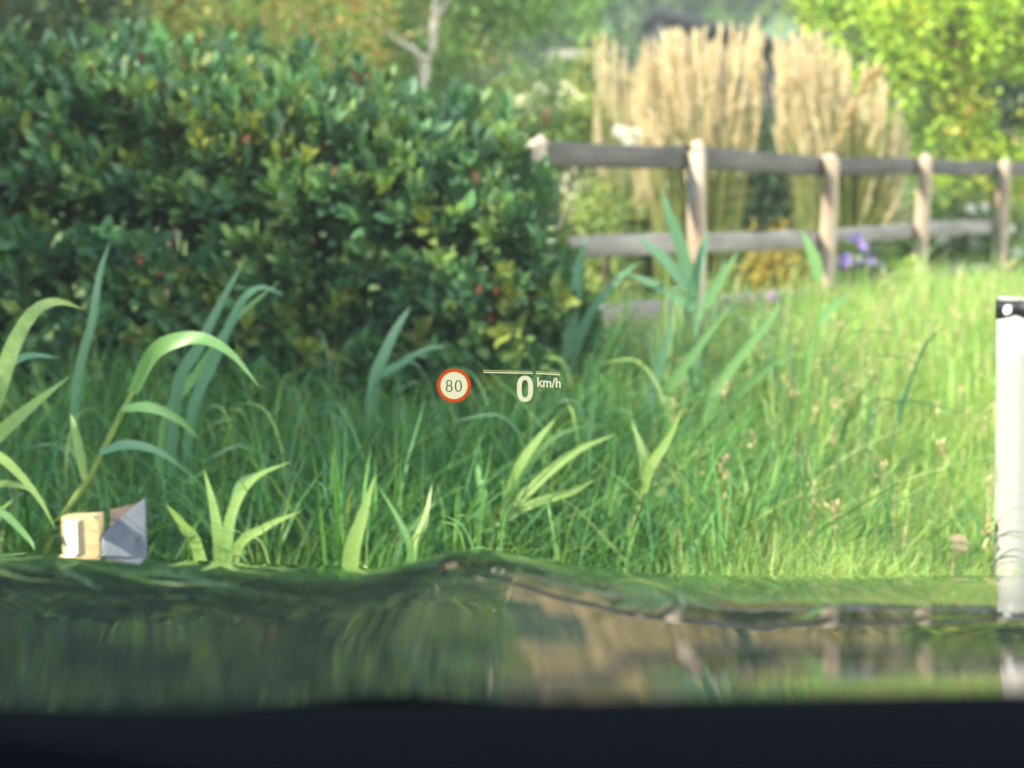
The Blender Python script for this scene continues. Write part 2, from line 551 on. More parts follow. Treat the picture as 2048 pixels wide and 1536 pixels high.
def build_house():
    # low roof slope dropping to the right: ridge end near px 1310, eaves near px 1720
    Y = 30.0
    p0, p1 = at(1305, 14, Y), at(1760, 136, Y)
    run, drop = p1[0] - p0[0], p0[2] - p1[2]
    gz = float(ground_z(p0[0], Y))
    base = np.array([p0[0], Y, gz])
    t = thing('house', 'house with a long dark slate roof rising behind the plume grass', 'house', tuple(base))
    h0, h1 = p0[2] - gz, p1[2] - gz
    th = .16
    V, F = prism([(0, h0), (run, h1), (run, h1 - th), (0, h0 - th)], (0, 1), 3.0, (0, -.35, 0))
    obj('roof', nmesh('roof', V, F), M_SLATE, t)
    V, F = prism([(.15, -.3), (run - .5, -.3), (run - .5, h1 + .13 - th - .04), (.15, h0 - .04 - th - .04)], (0, 1), 2.4, (0, 0, 0))
    obj('wall', nmesh('wall', V, F), noise_mat('dark_timber', (.02, .024, .028), (.04, .04, .042), 10, .8, (1, 1, .2)), t)
    for k in range(3):
        x = .7 + k * .95 if k < 2 else run - 1.1
        V, F = box((x, -.03, .95), (.8, .08, .9))
        w = obj('window', nmesh('window', V, F), mat('window_frame', (.5, .5, .48), .6), t)
        for dx in (-.19, .19):
            V, F = box((x + dx, -.078, .95), (.33, .02, .8))
            obj('pane', nmesh('pane', V, F), M_GLASSDARK, w)
build_house()

def build_shed():
    Y = 24.0
    a, c = at(1105, 112, Y), at(1240, 112, Y)
    gz = float(ground_z(a[0], Y))
    t = thing('garden_shed', 'small pale shed with a flat grey roof among the bushes', 'shed', ((a[0] + c[0]) / 2, Y, gz))
    w = c[0] - a[0]
    top = at(1150, 102, Y)[2] - gz
    zb = at(1150, 132, Y)[2] - gz
    V, F = box((0, .8, (top + zb) / 2 + .03), (w + .1, 2.2, (top - zb) * .75))
    obj('roof', nmesh('roof', V, F), M_GREYROOF, t)
    V, F = box((0, .9, (zb - .2) / 2), (w - .25, 1.7, zb + .28))
    obj('wall', nmesh('wall', V, F), M_CREAM, t)
    V, F = box((.22, .03, zb * .5), (.4, .05, zb * .8))
    d = obj('door', nmesh('door', V, F), noise_mat('shed_door', (.3, .25, .18), (.4, .34, .25), 6, .8), t)
    V, F = box((.08, -.005, zb * .5), (.03, .03, .12))
    obj('handle', nmesh('handle', V, F), mat('shed_handle', (.1, .1, .1), .4), d)
    # low cream garden wall
    a, c = at(1018, 158, 22.), at(1098, 158, 22.)
    gz = float(ground_z(a[0], 22))
    h = a[2] - gz
    V, F = box(((a[0] + c[0]) / 2, 22.2, gz + h / 2 - .1), (c[0] - a[0], .25, h + .2))
    V2, F2 = box(((a[0] + c[0]) / 2, 22.2, gz + h + .035), (c[0] - a[0] + .06, .31, .06))
    t = thing('garden_wall', 'short cream rendered wall seen between the trees left of the shed', 'wall', ((a[0] + c[0]) / 2, 22.2, gz))
    off = np.array([(a[0] + c[0]) / 2, 22.2, gz])
    obj('wall_body', nmesh('wall_body', V - off, F), M_CREAM, t)
    obj('coping', nmesh('coping', V2 - off, F2), M_GREYROOF, t)
build_shed()

# ------------------------------------------------------------------ plume grass
def plume_mesh(seed):
    r = np.random.default_rng(seed)
    n = 60
    t = r.uniform(0, 1, n)
    P = np.zeros((n, 3))
    P[:, 2] = t * .34
    P[:, 0] = .03 * t * t
    D = unit(np.stack([r.normal(size=n) * .26 + .1, r.normal(size=n) * .26, np.full(n, 1.1)], -1))
    L = r.uniform(.06, .13, n) * (1.1 - .5 * t)
    T = np.clip(np.array([.74, .65, .44]) * (1 + .12 * r.normal(size=(n, 1))), .02, 1)
    T[r.random(n) < .12] *= np.array([.85, .68, .55])
    V, F, T = leaves(P, D, unit(r.normal(size=(n, 3))), L, L * .13, T, True)
    sv, sf = tube(np.array([(0, 0, -.02), (.008, 0, .15), (.03, 0, .30)]), [.003, .002, .001], 4)
    V2, F2, _ = joinm([(V, F), (sv, sf)])
    T = np.vstack([T, np.repeat([[.55, .45, .28]], len(sv), 0)])
    return nmesh('plume', V2, F2, False, T)
PLUMES = [plume_mesh(s) for s in range(4)]
for m in PLUMES:
    m.materials.append(M_PLUME)

def plume_grass(label, px, Y, tops, halfw, n_stem, n_leaf, seed):
    """tops: list of (px, py) outline of the plume tops"""
    r = np.random.default_rng(seed)
    b = gpt(px, Y)
    t = thing('plume_grass', label, 'ornamental grass', tuple(b), 'tall plume grasses behind the fence')
    tx = np.array([p[0] for p in tops], float)
    ty = np.array([p[1] for p in tops], float)
    stems = []
    for k in range(n_stem):
        ppx = r.uniform(tx[0], tx[-1])
        yy = Y + r.normal() * .22
        tip = at(ppx, np.interp(ppx, tx, ty) + (r.random() ** 1.4) * 230, yy) - b
        root = np.array([tip[0] * .45 + r.normal() * .05, (yy - Y) * .5, -.05])
        mid = (root + tip) / 2 + np.array([-.06 * np.sign(tip[0]) * abs(tip[0]), 0, .12])
        d = unit(tip - mid)
        ln = r.uniform(.85, 1.25)
        start = tip - d * .30 * ln
        p = catmull([root, mid, start], 6)
        v, f = tube(p, np.linspace(.005, .0028, 6), 4, False)
        g = r.uniform(.8, 1.2)
        tt = np.linspace(0, 1, 6)[:, None, None]
        col = (np.array([.20, .27, .07]) * (1 - tt) + np.array([.46, .44, .20]) * tt) * g
        stems.append((v, f, np.repeat(col, 4, 1).reshape(-1, 3)))
        o = obj('plume', PLUMES[r.integers(4)], None, t, tuple(start))
        q = Vector(d).to_track_quat('Z', 'X')
        o.rotation_mode = 'QUATERNION'
        from mathutils import Quaternion
        o.rotation_quaternion = q @ Quaternion((0, 0, 1), r.uniform(0, 6.28))
        o.scale = (ln * .8, ln * .8, ln * 1.05)
    V, F, T = joinm(stems)
    s = obj('stem', nmesh('stem', V, F, False, T), M_GRASS, t)
    s['kind'] = 'stuff'
    bl = []
    for k in range(n_leaf):
        a = r.uniform(0, 6.28)
        h = r.uniform(.6, 1.65)
        out = r.uniform(.05, .55) * halfw
        dx, dy = math.cos(a), math.sin(a)
        root = np.array([dx * r.uniform(0, .3) * halfw, dy * r.uniform(0, .25) * halfw, -.03])
        p = catmull([root, root + [dx * out * .35, dy * out * .35, h * .55], root + [dx * out, dy * out, h], root + [dx * out * 1.5, dy * out * 1.5, h * r.uniform(.85, 1.05)]], 7)
        c = pick_tint(1, [(.22, .30, .07), (.14, .21, .06), (.34, .36, .10), (.38, .32, .13)], [4, 3, 2.5, 1])[0]
        bl.append(ribbon(p, r.uniform(.010, .018), lambda q: np.clip(1.05 - q ** 3, .04, 1), (math.cos(a + 1), math.sin(a + 1), .1), .3, c))
    V, F, T = joinm(bl)
    s = obj('leaf_blades', nmesh('leaf_blades', V, F, False, T), M_GRASS, t)
    s['kind'] = 'stuff'
    return t
plume_grass('left, taller clump of tan plume grass behind the fence', 1400, 13.2,
            [(1262, 170), (1290, 110), (1320, 84), (1350, 78), (1400, 76), (1440, 60), (1480, 70), (1508, 48), (1528, 70)], .55, 290, 700, 3)
plume_grass('right, paler clump of cream plume grass behind the fence', 1690, 13.0,
            [(1550, 90), (1580, 92), (1620, 84), (1660, 96), (1700, 122), (1745, 160), (1790, 205), (1815, 270)], .55, 295, 700, 4)
plume_grass('small orange-tan plume tuft leaning left beside the left plume clump', 1285, 13.6,
            [(1185, 75), (1205, 85), (1230, 100), (1255, 110), (1275, 150)], .25, 46, 120, 5)
def leaning_head():
    Y = 10.6
    pts = [at(1630, 560, Y), at(1648, 400, Y), at(1665, 300, Y), at(1690, 235, Y), at(1728, 175, Y), at(1755, 150, Y)]
    b = np.array([pts[0][0], Y, float(ground_z(pts[0][0], Y))])
    t = thing('seed_head_grass', 'single leaning grass stem with a tan seed head in front of the plume clump', 'grass', tuple(b))
    p = catmull([b - (0, 0, .03)] + pts, 22) - b
    V, F = tube(p, np.linspace(.006, .003, 22), 5)
    T = np.repeat([[.32, .30, .10]], len(V), 0)
    obj('stem', nmesh('stem', V, F, True, T), M_GRASS, t)
    n = 130
    q = p[11:][rng.integers(0, 11, n)] + rng.normal(size=(n, 3)) * .012
    d = unit(p[-1] - p[12])
    D = unit(d + .35 * rng.normal(size=(n, 3)))
    L = rng.uniform(.06, .12, n)
    T = pick_tint(n, [(.48, .34, .17), (.58, .44, .24)], [1, 1])
    V, F, T = leaves(q, D, randdir(n), L, L * .2, T, True)
    obj('seed_head', nmesh('seed_head', V, F, False, T), M_PLUME, t)
leaning_head()

# ------------------------------------------------------------------ flowers behind the fence
def blossom_mesh(kind, col, col2):
    parts = []
    n = 26 if kind == 'ball' else 14
    if kind == 'ball':
        d = randdir(n * 2)
        P = d * .35
        L = np.full(n * 2, .75)
        parts.append(leaves(P, unit(d + .5 * randdir(n * 2)), d, L, L * .8, np.clip(np.array(col) * (1 + .08 * rng.normal(size=(n * 2, 1))), 0, .9), True))
    else:
        a = np.linspace(0, 6.283, n, endpoint=False)
        D = np.stack([np.cos(a), np.sin(a) * .8, .25 + 0 * a], -1)
        L = np.full(n, 1.)
        parts.append(leaves(D * .1, D, np.repeat([[0, 0, 1.]], n, 0), L, L * .35, np.repeat([col], n, 0), True))
        d = randdir(20)
        parts.append(leaves(d * .05, d, randdir(20), np.full(20, .28), np.full(20, .2), np.repeat([col2], 20, 0), True))
    V, F, T = joinm(parts)
    me = nmesh('blossom', V, F, False, T)
    me.materials.append(M_FLOWER)
    return me
B_PURPLE = blossom_mesh('daisy', (.34, .24, .62), (.55, .42, .1))
B_VIOLET = blossom_mesh('daisy', (.52, .30, .58), (.5, .3, .2))
B_WHITE = blossom_mesh('ball', (.82, .80, .72), (.8, .8, .6))
B_RUST = blossom_mesh('ball', (.36, .16, .07), (.3, .2, .1))
B_PINK = blossom_mesh('ball', (.62, .28, .22), (.6, .3, .2))

def flower_plant(name, label, base_px, Y, blooms, mesh, size, leafcols, foliage=True, group=None):
    b = gpt(base_px, Y)
    t = thing(name, label, 'flower', tuple(b), group)
    stems = []
    for (px, py) in blooms:
        p = at(px, py, Y + rng.normal() * .06) - b
        path = catmull([np.array([p[0] * .25, 0, -.03]), p * np.array([.55, .5, .55]) + [0, 0, .04], p], 6)
        v, f = tube(path, np.linspace(.006, .003, 6), 5)
        stems.append((v, f, np.repeat([[.08, .13, .04]], len(v), 0)))
        o = obj('blossom', mesh, None, t, tuple(p))
        s = size * rng.uniform(.8, 1.2)
        o.scale = (s, s, s)
        o.rotation_euler = (rng.uniform(.6, 1.5), rng.normal() * .3, rng.normal() * .5)
    V, F, T = joinm(stems)
    obj('stem', nmesh('stem', V, F, True, T), M_GRASS, t)
    if foliage:
        n = 380
        xs = np.array([at(px, py, Y)[0] - b[0] for px, py in blooms])
        zs = np.array([at(px, py, Y)[2] - b[2] for px, py in blooms])
        x0, x1, z1 = xs.min(), xs.max() + .02, max(zs.max(), .12)
        P = np.stack([rng.uniform(x0, x1, n), rng.normal(size=n) * .1, rng.uniform(.02, z1 * .92, n)], -1)
        L = rng.uniform(.05, .09, n)
        V, F, T = leaves(P, unit(randdir(n) + [0, 0, .4]), randdir(n), L, L * .4, pick_tint(n, leafcols, [1] * len(leafcols)), True)
        o = obj('foliage', nmesh('foliage', V, F, False, T), M_TREE, t)
        o['kind'] = 'stuff'
    return t
GL = [(.05, .10, .03), (.09, .16, .04), (.14, .22, .05)]
flower_plant('aster', 'clump of purple asters between the third and fourth fence posts', 1725, 10.6,
             [(1712, 478), (1690, 520), (1712, 532), (1735, 510), (1752, 505), (1742, 526), (1760, 532), (1680, 534), (1728, 492), (1700, 540), (1765, 545), (1720, 520), (1745, 548)], B_PURPLE, .052, GL)
flower_plant('violet_flower', 'single violet flower low between the second and third posts', 1541, 9.6, [(1541, 591), (1548, 600)], B_VIOLET, .032, GL, False)
flower_plant('rust_flower', 'dark clump of rusty brown seed heads below the purple asters', 1720, 10.3,
             [(1672, 584), (1724, 600), (1750, 608), (1678, 626), (1700, 620), (1730, 625), (1655, 610), (1762, 612)], B_RUST, .022, [(.03, .06, .025), (.05, .09, .03)])
flower_plant('white_rose', 'white blossoms on the shrub right of the fourth fence post', 1930, 13.6,
             [(1932, 532), (1960, 430), (1968, 415), (2030, 506), (1890, 486), (1882, 478), (1946, 486), (1908, 532), (1940, 418), (2020, 460), (1955, 490)], B_WHITE, .058, GL)
flower_plant('pink_flower', 'pink blooms behind the left end post of the fence', 1080, 14.2, [(1078, 238), (1088, 245), (1095, 230), (1060, 240), (1035, 242)], B_PINK, .06, GL, False)
flower_plant('white_flower', 'white blossom above the top rail left of the second post', 1245, 12.8, [(1238, 262), (1250, 268), (1272, 268), (1258, 285)], B_WHITE, .05, GL, False)
flower_plant('white_dots', 'small white dots above the dark hedge', 600, 13, [(564, 180), (574, 177), (618, 176), (624, 190), (586, 176)], B_WHITE, .036, GL, False)  # blossom meshes standing for the white dots above the hedge

# ------------------------------------------------------------------ fence
def build_fence():
    posts = [(1076, 275, 8.05, 1.0), (1397, 286, 9.0, 1), (1660, 308, 10.5, 1), (1850, 310, 12.0, 1), (2008, 319, 13.5, 1), (2130, 325, 15.0, 1)]
    tops = [at(px, py, Y) for px, py, Y, _ in posts]
    bases = [np.array([p[0], p[1], float(ground_z(p[0], p[1]))]) for p in tops]
    org = bases[0]
    t = thing('wooden_fence', 'weathered three-rail wooden fence with round posts along the garden', 'fence', tuple(org))
    for p, q in zip(tops, bases):
        h = p[2] - q[2]
        zz = np.array([-.25, .1, h * .5, h - .05, h - .015, h])
        rr = .057 * np.array([1.05, 1.05, 1.0, .98, .86, .45])
        path = np.stack([rng.normal(size=6) * .006, rng.normal(size=6) * .006, zz], -1)
        V, F = tube(path, rr, 14)
        obj('post', nmesh('post', V, F, True), M_POST, t, tuple(q - org))
    for i in range(5):
        a, c = tops[i], tops[i + 1]
        ba, bc = bases[i], bases[i + 1]
        dv = unit(np.array([c[0] - a[0], c[1] - a[1], 0]))
        nrm = np.array([-dv[1], dv[0], 0])          # far side of the posts
        for k, (da, hgt, m) in enumerate(((.085, .13, M_RAIL), (.60, .12, M_RAIL2), (1.0, .12, M_RAIL2))):
            za, zc = a[2] - da, c[2] - da
            s = np.array([a[0], a[1], za]) + nrm * .085
            e = np.array([c[0], c[1], zc]) + nrm * .085
            ext = dv * (.12 if i == 0 else 0.0)
            s = s - ext
            L = np.linalg.norm(e - s) - .006
            n = 9
            tt = np.linspace(0, 1, n)
            path = s[None] + (e - s)[None] * tt[:, None] * (1 - .003) + np.array([0, 0, 1.])[None] * (rng.normal(size=(n, 1)) * .004)
            prof = np.array([(-.03, -.5), (.03, -.5), (.036, -.44), (.036, .44), (.03, .5), (-.03, .5), (-.036, .44), (-.036, -.44)])
            V = (path[:, None] + prof[None, :, :1] * nrm + np.concatenate([np.zeros((8, 2)), prof[:, 1:] * hgt], 1)[None]).reshape(-1, 3)
            ii = np.arange(n - 1)[:, None] * 8
            j = np.arange(8)[None]
            F = [np.stack([ii + j, ii + (j + 1) % 8, ii + 8 + (j + 1) % 8, ii + 8 + j], -1).reshape(-1, 4), np.array([list(range(8))[::-1], [(n - 1) * 8 + q for q in range(8)]])]
            obj('rail', nmesh('rail', V - org, F), m, t)
build_fence()

# ------------------------------------------------------------------ hedges
def hedge(name, label, cx, cy, xs, topz, half, n_shoot, cols, wts, n_part, leaf=(.105, .042), per=11, rot=False):
    """laurel hedge: shoots of leaves over a rounded body; xs/topz give the ridge line, half the half depth"""
    x0, x1 = xs[0], xs[-1]
    base = np.array([(x0 + x1) / 2 if not rot else cx, cy if not rot else (x0 + x1) / 2, 0.])
    base[2] = float(ground_z(base[0], base[1]))
    t = thing(name, label, 'hedge', tuple(base))
    u = rng.uniform(x0, x1, n_shoot)
    th = np.arccos(rng.uniform(-.55, 1, n_shoot)) * 1.0
    th = rng.uniform(-.12, math.pi * .80, n_shoot)          # 0 = front foot, pi/2 = top
    H = np.interp(u, xs, topz)
    endf = np.sqrt(np.clip(1 - np.clip((u - (x1 - .55)) / .55, 0, 1) ** 2, .02, 1)) if not rot else np.ones_like(u)
    bump = .80 + .36 * hash_noise(u, th * 1.4, 2.4, 3) + .10 * (hash_noise(u, th * 1.5, 6, 5) - .5)
    depth = rng.random(n_shoot) ** 1.7
    rad = bump * (1 - .5 * depth)
    c, s = np.cos(th), np.sin(th)
    sc = np.sign(c) * np.abs(c) ** .7
    ss = np.sign(s) * np.abs(s) ** .7
    yo = -half * sc * rad * (.6 + .4 * endf)
    zo = H * (.40 + .60 * ss * (.25 + .75 * rad) * 1.0) * endf
    zo = np.where(th < .35, H * rng.uniform(.05, .6, n_shoot), zo)
    gx, gy = (u, cy + yo) if not rot else (cx - yo, u)
    C = np.stack([gx, gy, ground_z(gx, gy) + np.maximum(zo, .06)], -1)
    out = np.stack([.25 * rng.normal(size=n_shoot), -c * 1.0, s * 1.0 + .35], -1)
    if rot:
        out = np.stack([c, .25 * rng.normal(size=n_shoot), s + .35], -1)
    out = unit(out + .35 * randdir(n_shoot))
    tall = (th > 1.0) & (th < 2.2) & (rng.random(n_shoot) < .18)
    C[tall, 2] += rng.uniform(.03, .20, tall.sum())
    out[tall] = unit(out[tall] * .4 + np.array([.15, -.1, 1.]))
    ct = pick_tint(n_shoot, cols, wts, .14)
    ax = np.repeat(out, per, 0)
    k = np.tile(np.arange(per), n_shoot)
    ph = k * 2.4 + np.repeat(rng.uniform(0, 6.28, n_shoot), per)
    a1 = unit(np.cross(ax, np.array([.3, .2, 1.])))
    a2 = np.cross(ax, a1)
    rad_dir = np.cos(ph)[:, None] * a1 + np.sin(ph)[:, None] * a2
    f = k / (per - 1)
    P = np.repeat(C, per, 0) + ax * (f * .13 - .06)[:, None]
    D = unit(rad_dir * (1.0 - .55 * f)[:, None] + ax * (.35 + .8 * f)[:, None] + .18 * randdir(len(P)))
    N = unit(ax + .25 * randdir(len(P)))
    L = rng.uniform(.75, 1.2, len(P)) * leaf[0]
    Wd = L * (leaf[1] / leaf[0]) * rng.uniform(.85, 1.2, len(P))
    T = np.clip(np.repeat(ct, per, 0) * (1 + .18 * rng.normal(size=(len(P), 1))) * (1 + .5 * f[:, None] * np.array([.5, .35, -.1])), .004, 1)
    red = rng.random(len(P)) < .012
    T[red] = np.array([.17, .06, .035]) * rng.uniform(.7, 1.3, (red.sum(), 1))
    P0 = P - base
    # the leaves that show largest become parts of their own
    d = np.linalg.norm(P - np.array([0, 0, EYE]), axis=1)
    vis = (f > .4) & (np.repeat(depth, per) < .12)
    score = d + np.where(vis, 0, 100) + 40 * np.repeat(rng.random(n_shoot), per)
    order = np.argsort(score)
    sel = order[:n_part]
    mask = np.ones(len(P), bool)
    mask[sel] = False
    V, F, TT = leaves(P0[mask], D[mask], N[mask], L[mask], Wd[mask], T[mask])
    o = obj('foliage', nmesh('foliage', V, F, True, TT), M_LAUREL, t)
    o['kind'] = 'stuff'
    if n_part:
        kinds = []
        for cc in cols:
            for j in range(2):
                w = .40 * (1 + .15 * j)
                v, ff, tt = leaves(np.zeros((1, 3)), np.array([[0, 1., 0]]), np.array([[0, 0, 1.]]), np.array([1.]), np.array([w]), np.array([cc]) * (1.1 - .25 * j))
                me = nmesh('leaf', v, ff, True, tt)
                me.materials.append(M_LAUREL)
                kinds.append(me)
        cidx = rng.choice(len(kinds), n_part, p=np.repeat(np.array(wts) / np.sum(wts) / 2, 2))
        for q, i in enumerate(sel):
            lo = obj('leaf', kinds[cidx[q]], None, t)
            dd = D[i]
            X = unit(np.cross(dd, N[i]))
            Z = np.cross(X, dd)
            m = Matrix(((X[0] * L[i], dd[0] * L[i], Z[0] * L[i], P0[i][0]), (X[1] * L[i], dd[1] * L[i], Z[1] * L[i], P0[i][1]), (X[2] * L[i], dd[2] * L[i], Z[2] * L[i], P0[i][2]), (0, 0, 0, 1)))
            lo.matrix_local = m
    # branches inside
    br = []
    for q in range(46):
        ub = rng.uniform(x0 + .1, x1 - .25)
        Hb = np.interp(ub, xs, topz) * rng.uniform(.55, .85)
        yb = rng.normal() * half * .3
        g = np.array([ub, cy + yb, 0.]) if not rot else np.array([cx + yb, ub, 0.])
        g[2] = ground_z(g[0], g[1])
        tip = g + np.array([rng.normal() * .2, rng.normal() * half * .35, Hb])
        br.append(tube(catmull([g - (0, 0, .08) - base, (g + tip) / 2 + rng.normal(size=3) * .06 - base, tip - base], 7), np.linspace(.022, .008, 7), 6))
    V, F, _ = joinm(br)
    obj('branches', nmesh('branches', V, F, True), M_BARK, t)
    return t

LA = [(.040, .108, .062), (.060, .150, .070), (.098, .180, .060), (.155, .205, .055)]
YH = 7.4
ridge_px = [(-330, 160), (0, 155), (150, 145), (330, 165), (520, 190), (700, 222), (860, 250), (1000, 290), (1080, 335), (1130, 380), (1172, 440)]
hx = [at(px, py, YH)[0] for px, py in ridge_px]
hz = [at(px, py, YH)[2] - float(ground_z(at(px, py, YH)[0], YH)) for px, py in ridge_px]
hedge('laurel_hedge', 'large dark green laurel hedge filling the left half, in shade', 0, YH, hx, hz, 1.05, 6400, LA, [3.5, 4.5, 3.5, 1.2], 300)
# taller hedge added out of view on the left, to shade hedge and bank
hedge('shade_hedge', 'tall laurel hedge added out of view on the left to cast shade', -4.6, 0, [2.2, 2.5, 8.6, 9.2], [3.3, 3.4, 3.3, 2.8], .75, 3900, LA, [4, 4, 2, 1], 0, (.11, .05), 10, True)

# ------------------------------------------------------------------ meadow grass
def meadow():
    def batch(n, xr, yr, hr, wr, cols, wts, lean, dens=None, dirb=(.25, 0), jit=.2):
        x = rng.uniform(*xr, n)
        y = rng.uniform(*yr, n)
        keep = np.abs(x) < (y + .6) * .42 + .4
        if dens is not None:
            keep &= rng.random(n) < dens(x, y)
        x, y = x[keep], y[keep]
        m = len(x)
        g = ground_z(x, y)
        patch = hash_noise(x, y, 1.7, 9)
        h = rng.uniform(*hr, m) * (.7 + .6 * patch)
        w = rng.uniform(*wr, m)
        a = rng.uniform(0, 6.283, m)
        ld = np.stack([np.cos(a) + dirb[0], np.sin(a) + dirb[1]], -1)
        le = np.abs(rng.normal(size=m)) * lean * h
        S_ = 5
        t = np.linspace(0, 1, S_)[None]
        cx = x[:, None] + ld[:, :1] * (le[:, None] * t ** 2)
        cy = y[:, None] + ld[:, 1:] * (le[:, None] * t ** 2)
        droop = rng.uniform(0, .5, m)[:, None]
        cz = g[:, None] - .01 + h[:, None] * (t - droop * t ** 3 * .6)
        b = a + rng.uniform(.6, 2.4, m)
        wv = np.stack([np.cos(b), np.sin(b)], -1)
        pw = np.array([.7, 1., .9, .6, .06])[None] * w[:, None] / 2
        V = np.empty((m, S_, 2, 3))
        for s_, sg in ((0, -1), (1, 1)):
            V[:, :, s_, 0] = cx + sg * wv[:, :1] * pw
            V[:, :, s_, 1] = cy + sg * wv[:, 1:] * pw
            V[:, :, s_, 2] = cz
        i = (np.arange(m) * S_ * 2)[:, None] + (np.arange(S_ - 1) * 2)[None]
        F = np.stack([i, i + 1, i + 3, i + 2], -1).reshape(-1, 4)
        T = pick_tint(m, cols, wts, jit)
        T = np.repeat(T, S_ * 2, 0)
        return V.reshape(-1, 3), [F], T
    GC = [(.075, .20, .050), (.105, .25, .060), (.055, .16, .058), (.17, .26, .07)]  # deeper greens, the shade over the bank's centre put into the colour
    LC = [(.27, .43, .11), (.33, .47, .13), (.22, .39, .11), (.43, .46, .19), (.48, .43, .25)]  # paler, yellower grass on the right, with sunlight put into its colour
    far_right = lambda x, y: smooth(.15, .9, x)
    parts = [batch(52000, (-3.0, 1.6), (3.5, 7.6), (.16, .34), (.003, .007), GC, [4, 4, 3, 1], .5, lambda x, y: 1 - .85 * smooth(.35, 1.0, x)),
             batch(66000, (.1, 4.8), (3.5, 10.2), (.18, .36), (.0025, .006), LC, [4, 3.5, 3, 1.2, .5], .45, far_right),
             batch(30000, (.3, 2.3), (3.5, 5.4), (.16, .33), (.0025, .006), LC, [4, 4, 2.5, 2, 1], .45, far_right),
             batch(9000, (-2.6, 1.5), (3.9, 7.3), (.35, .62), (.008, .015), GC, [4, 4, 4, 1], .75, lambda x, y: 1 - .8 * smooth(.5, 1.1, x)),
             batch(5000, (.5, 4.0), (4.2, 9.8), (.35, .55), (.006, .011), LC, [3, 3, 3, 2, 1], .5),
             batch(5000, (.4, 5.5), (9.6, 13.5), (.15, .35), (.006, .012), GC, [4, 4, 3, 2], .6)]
    V, F, T = joinm(parts)
    o = obj('meadow_grass', nmesh('meadow_grass', V, F, False, T), M_GRASS)
    o['kind'] = 'stuff'
    o['label'] = 'long green meadow grass on the bank between car and fence'
    o['category'] = 'grass'
    # pinkish seed heads scattered through the sunny grass
    n = 240
    x = rng.uniform(.5, 3.6, n)
    y = rng.uniform(4.0, 8.5, n)
    g = ground_z(x, y)
    h = rng.uniform(.26, .46, n)
    sv = []
    heads = []
    for k in range(n):
        p0 = np.array([x[k], y[k], g[k] - .01])
        p1 = p0 + np.array([rng.normal() * .05, rng.normal() * .05, h[k]])
        v, f = tube(np.array([p0, (p0 + p1) / 2 + [.01, 0, .01], p1]), [.0018, .0015, .001], 3, False)
        sv.append((v, f, np.repeat([[.34, .32, .14]], len(v), 0)))
        m = 9
        P = p1 + rng.normal(size=(m, 3)) * np.array([.008, .008, .022])
        L = np.full(m, .026)
        heads.append(leaves(P, unit(np.array([0, 0, 1.]) + .6 * rng.normal(size=(m, 3))), randdir(m), L, L * .5, pick_tint(m, [(.50, .40, .22), (.54, .46, .26), (.48, .32, .20)], [3, 3, 1]), True))
    V, F, T = joinm(sv + heads)
    o = obj('seed_head_grass', nmesh('seed_head_grass', V, F, False, T), M_PLUME)
    o['kind'] = 'stuff'
    o['label'] = 'thin stalks with pinkish tan seed heads scattered over the sunny bank'
    o['category'] = 'grass'
meadow()

# ------------------------------------------------------------------ reeds: broad grass leaves in front
def prof_leaf(q):
    return np.clip(np.minimum(.55 + 1.6 * q, 1.0) * (1 - q ** 2.6), .03, 1)
def prof_stem(q):
    return 1 - .45 * q
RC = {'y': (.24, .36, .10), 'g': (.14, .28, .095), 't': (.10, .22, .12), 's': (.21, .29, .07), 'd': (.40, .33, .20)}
def hero_reed(label, Y, blades, group=None, name='reed'):
    """blades: (kind, width px, colour key, [(px, py)...], forward sag in m)"""
    first = blades[0][3][0]
    p0 = at(first[0], first[1], Y)
    b = np.array([p0[0], Y, float(ground_z(p0[0], Y))])
    t = thing(name, label, 'reed', tuple(b), group)
    for kind, wpx, ck, pts, sag in blades:
        n = len(pts)
        P = [at(px, py, Y + sag * (i / max(1, n - 1)) ** 1.5) for i, (px, py) in enumerate(pts)]
        if kind in ('stem', 'low'):
            foot = np.array([P[0][0] + (P[0][0] - P[1][0]) * .35, Y, 0])
            foot[2] = float(ground_z(foot[0], Y)) - .03
            if foot[2] < P[0][2] - .05:
                P = [foot] + P
        path = catmull(P, 18) - b
        c = np.array(RC[ck]) * rng.uniform(.9, 1.1)
        w = wpx / FPX * Y
        if kind == 'stem':
            V, F = tube(path, np.linspace(w / 2, w / 3.2, 18), 8)
            obj('stem', nmesh('stem', V, F, True, np.repeat([c], len(V), 0)), M_REED, t)
        else:
            hint = unit(np.array([rng.normal() * .35, -1, .35 + rng.normal() * .2]))
            V, F, T = ribbon(path, w * 1.15, prof_leaf, hint, .22, c)
            obj('leaf', nmesh('leaf', V, F, True, T), M_REED, t)
    return t
hero_reed('tall reed leaning right at far left, its top leaf arching over', 3.9, [
    ('stem', 17, 's', [(90, 1105), (180, 950), (250, 812), (300, 712)], .1),
    ('leaf', 30, 'g', [(265, 785), (305, 708), (350, 682), (405, 678), (462, 708), (520, 775)], -.1),
    ('leaf', 20, 'g', [(245, 818), (300, 815), (355, 838), (400, 880)], .1),
    ('leaf', 20, 't', [(200, 905), (255, 890), (320, 905), (375, 945)], .15),
    ('leaf', 18, 'y', [(170, 960), (160, 905), (150, 860), (141, 828)], .05)])
hero_reed('broad reed leaf arching over at the left edge above the other reeds', 3.8, [
    ('low', 34, 'y', [(-60, 960), (-5, 790), (28, 690), (70, 622), (118, 603), (165, 618)], .15),
    ('low', 34, 'y', [(-90, 960), (-20, 885), (60, 815), (140, 752)], .1),
    ('leaf', 22, 't', [(-40, 790), (10, 735), (60, 712), (120, 716)], .2)])
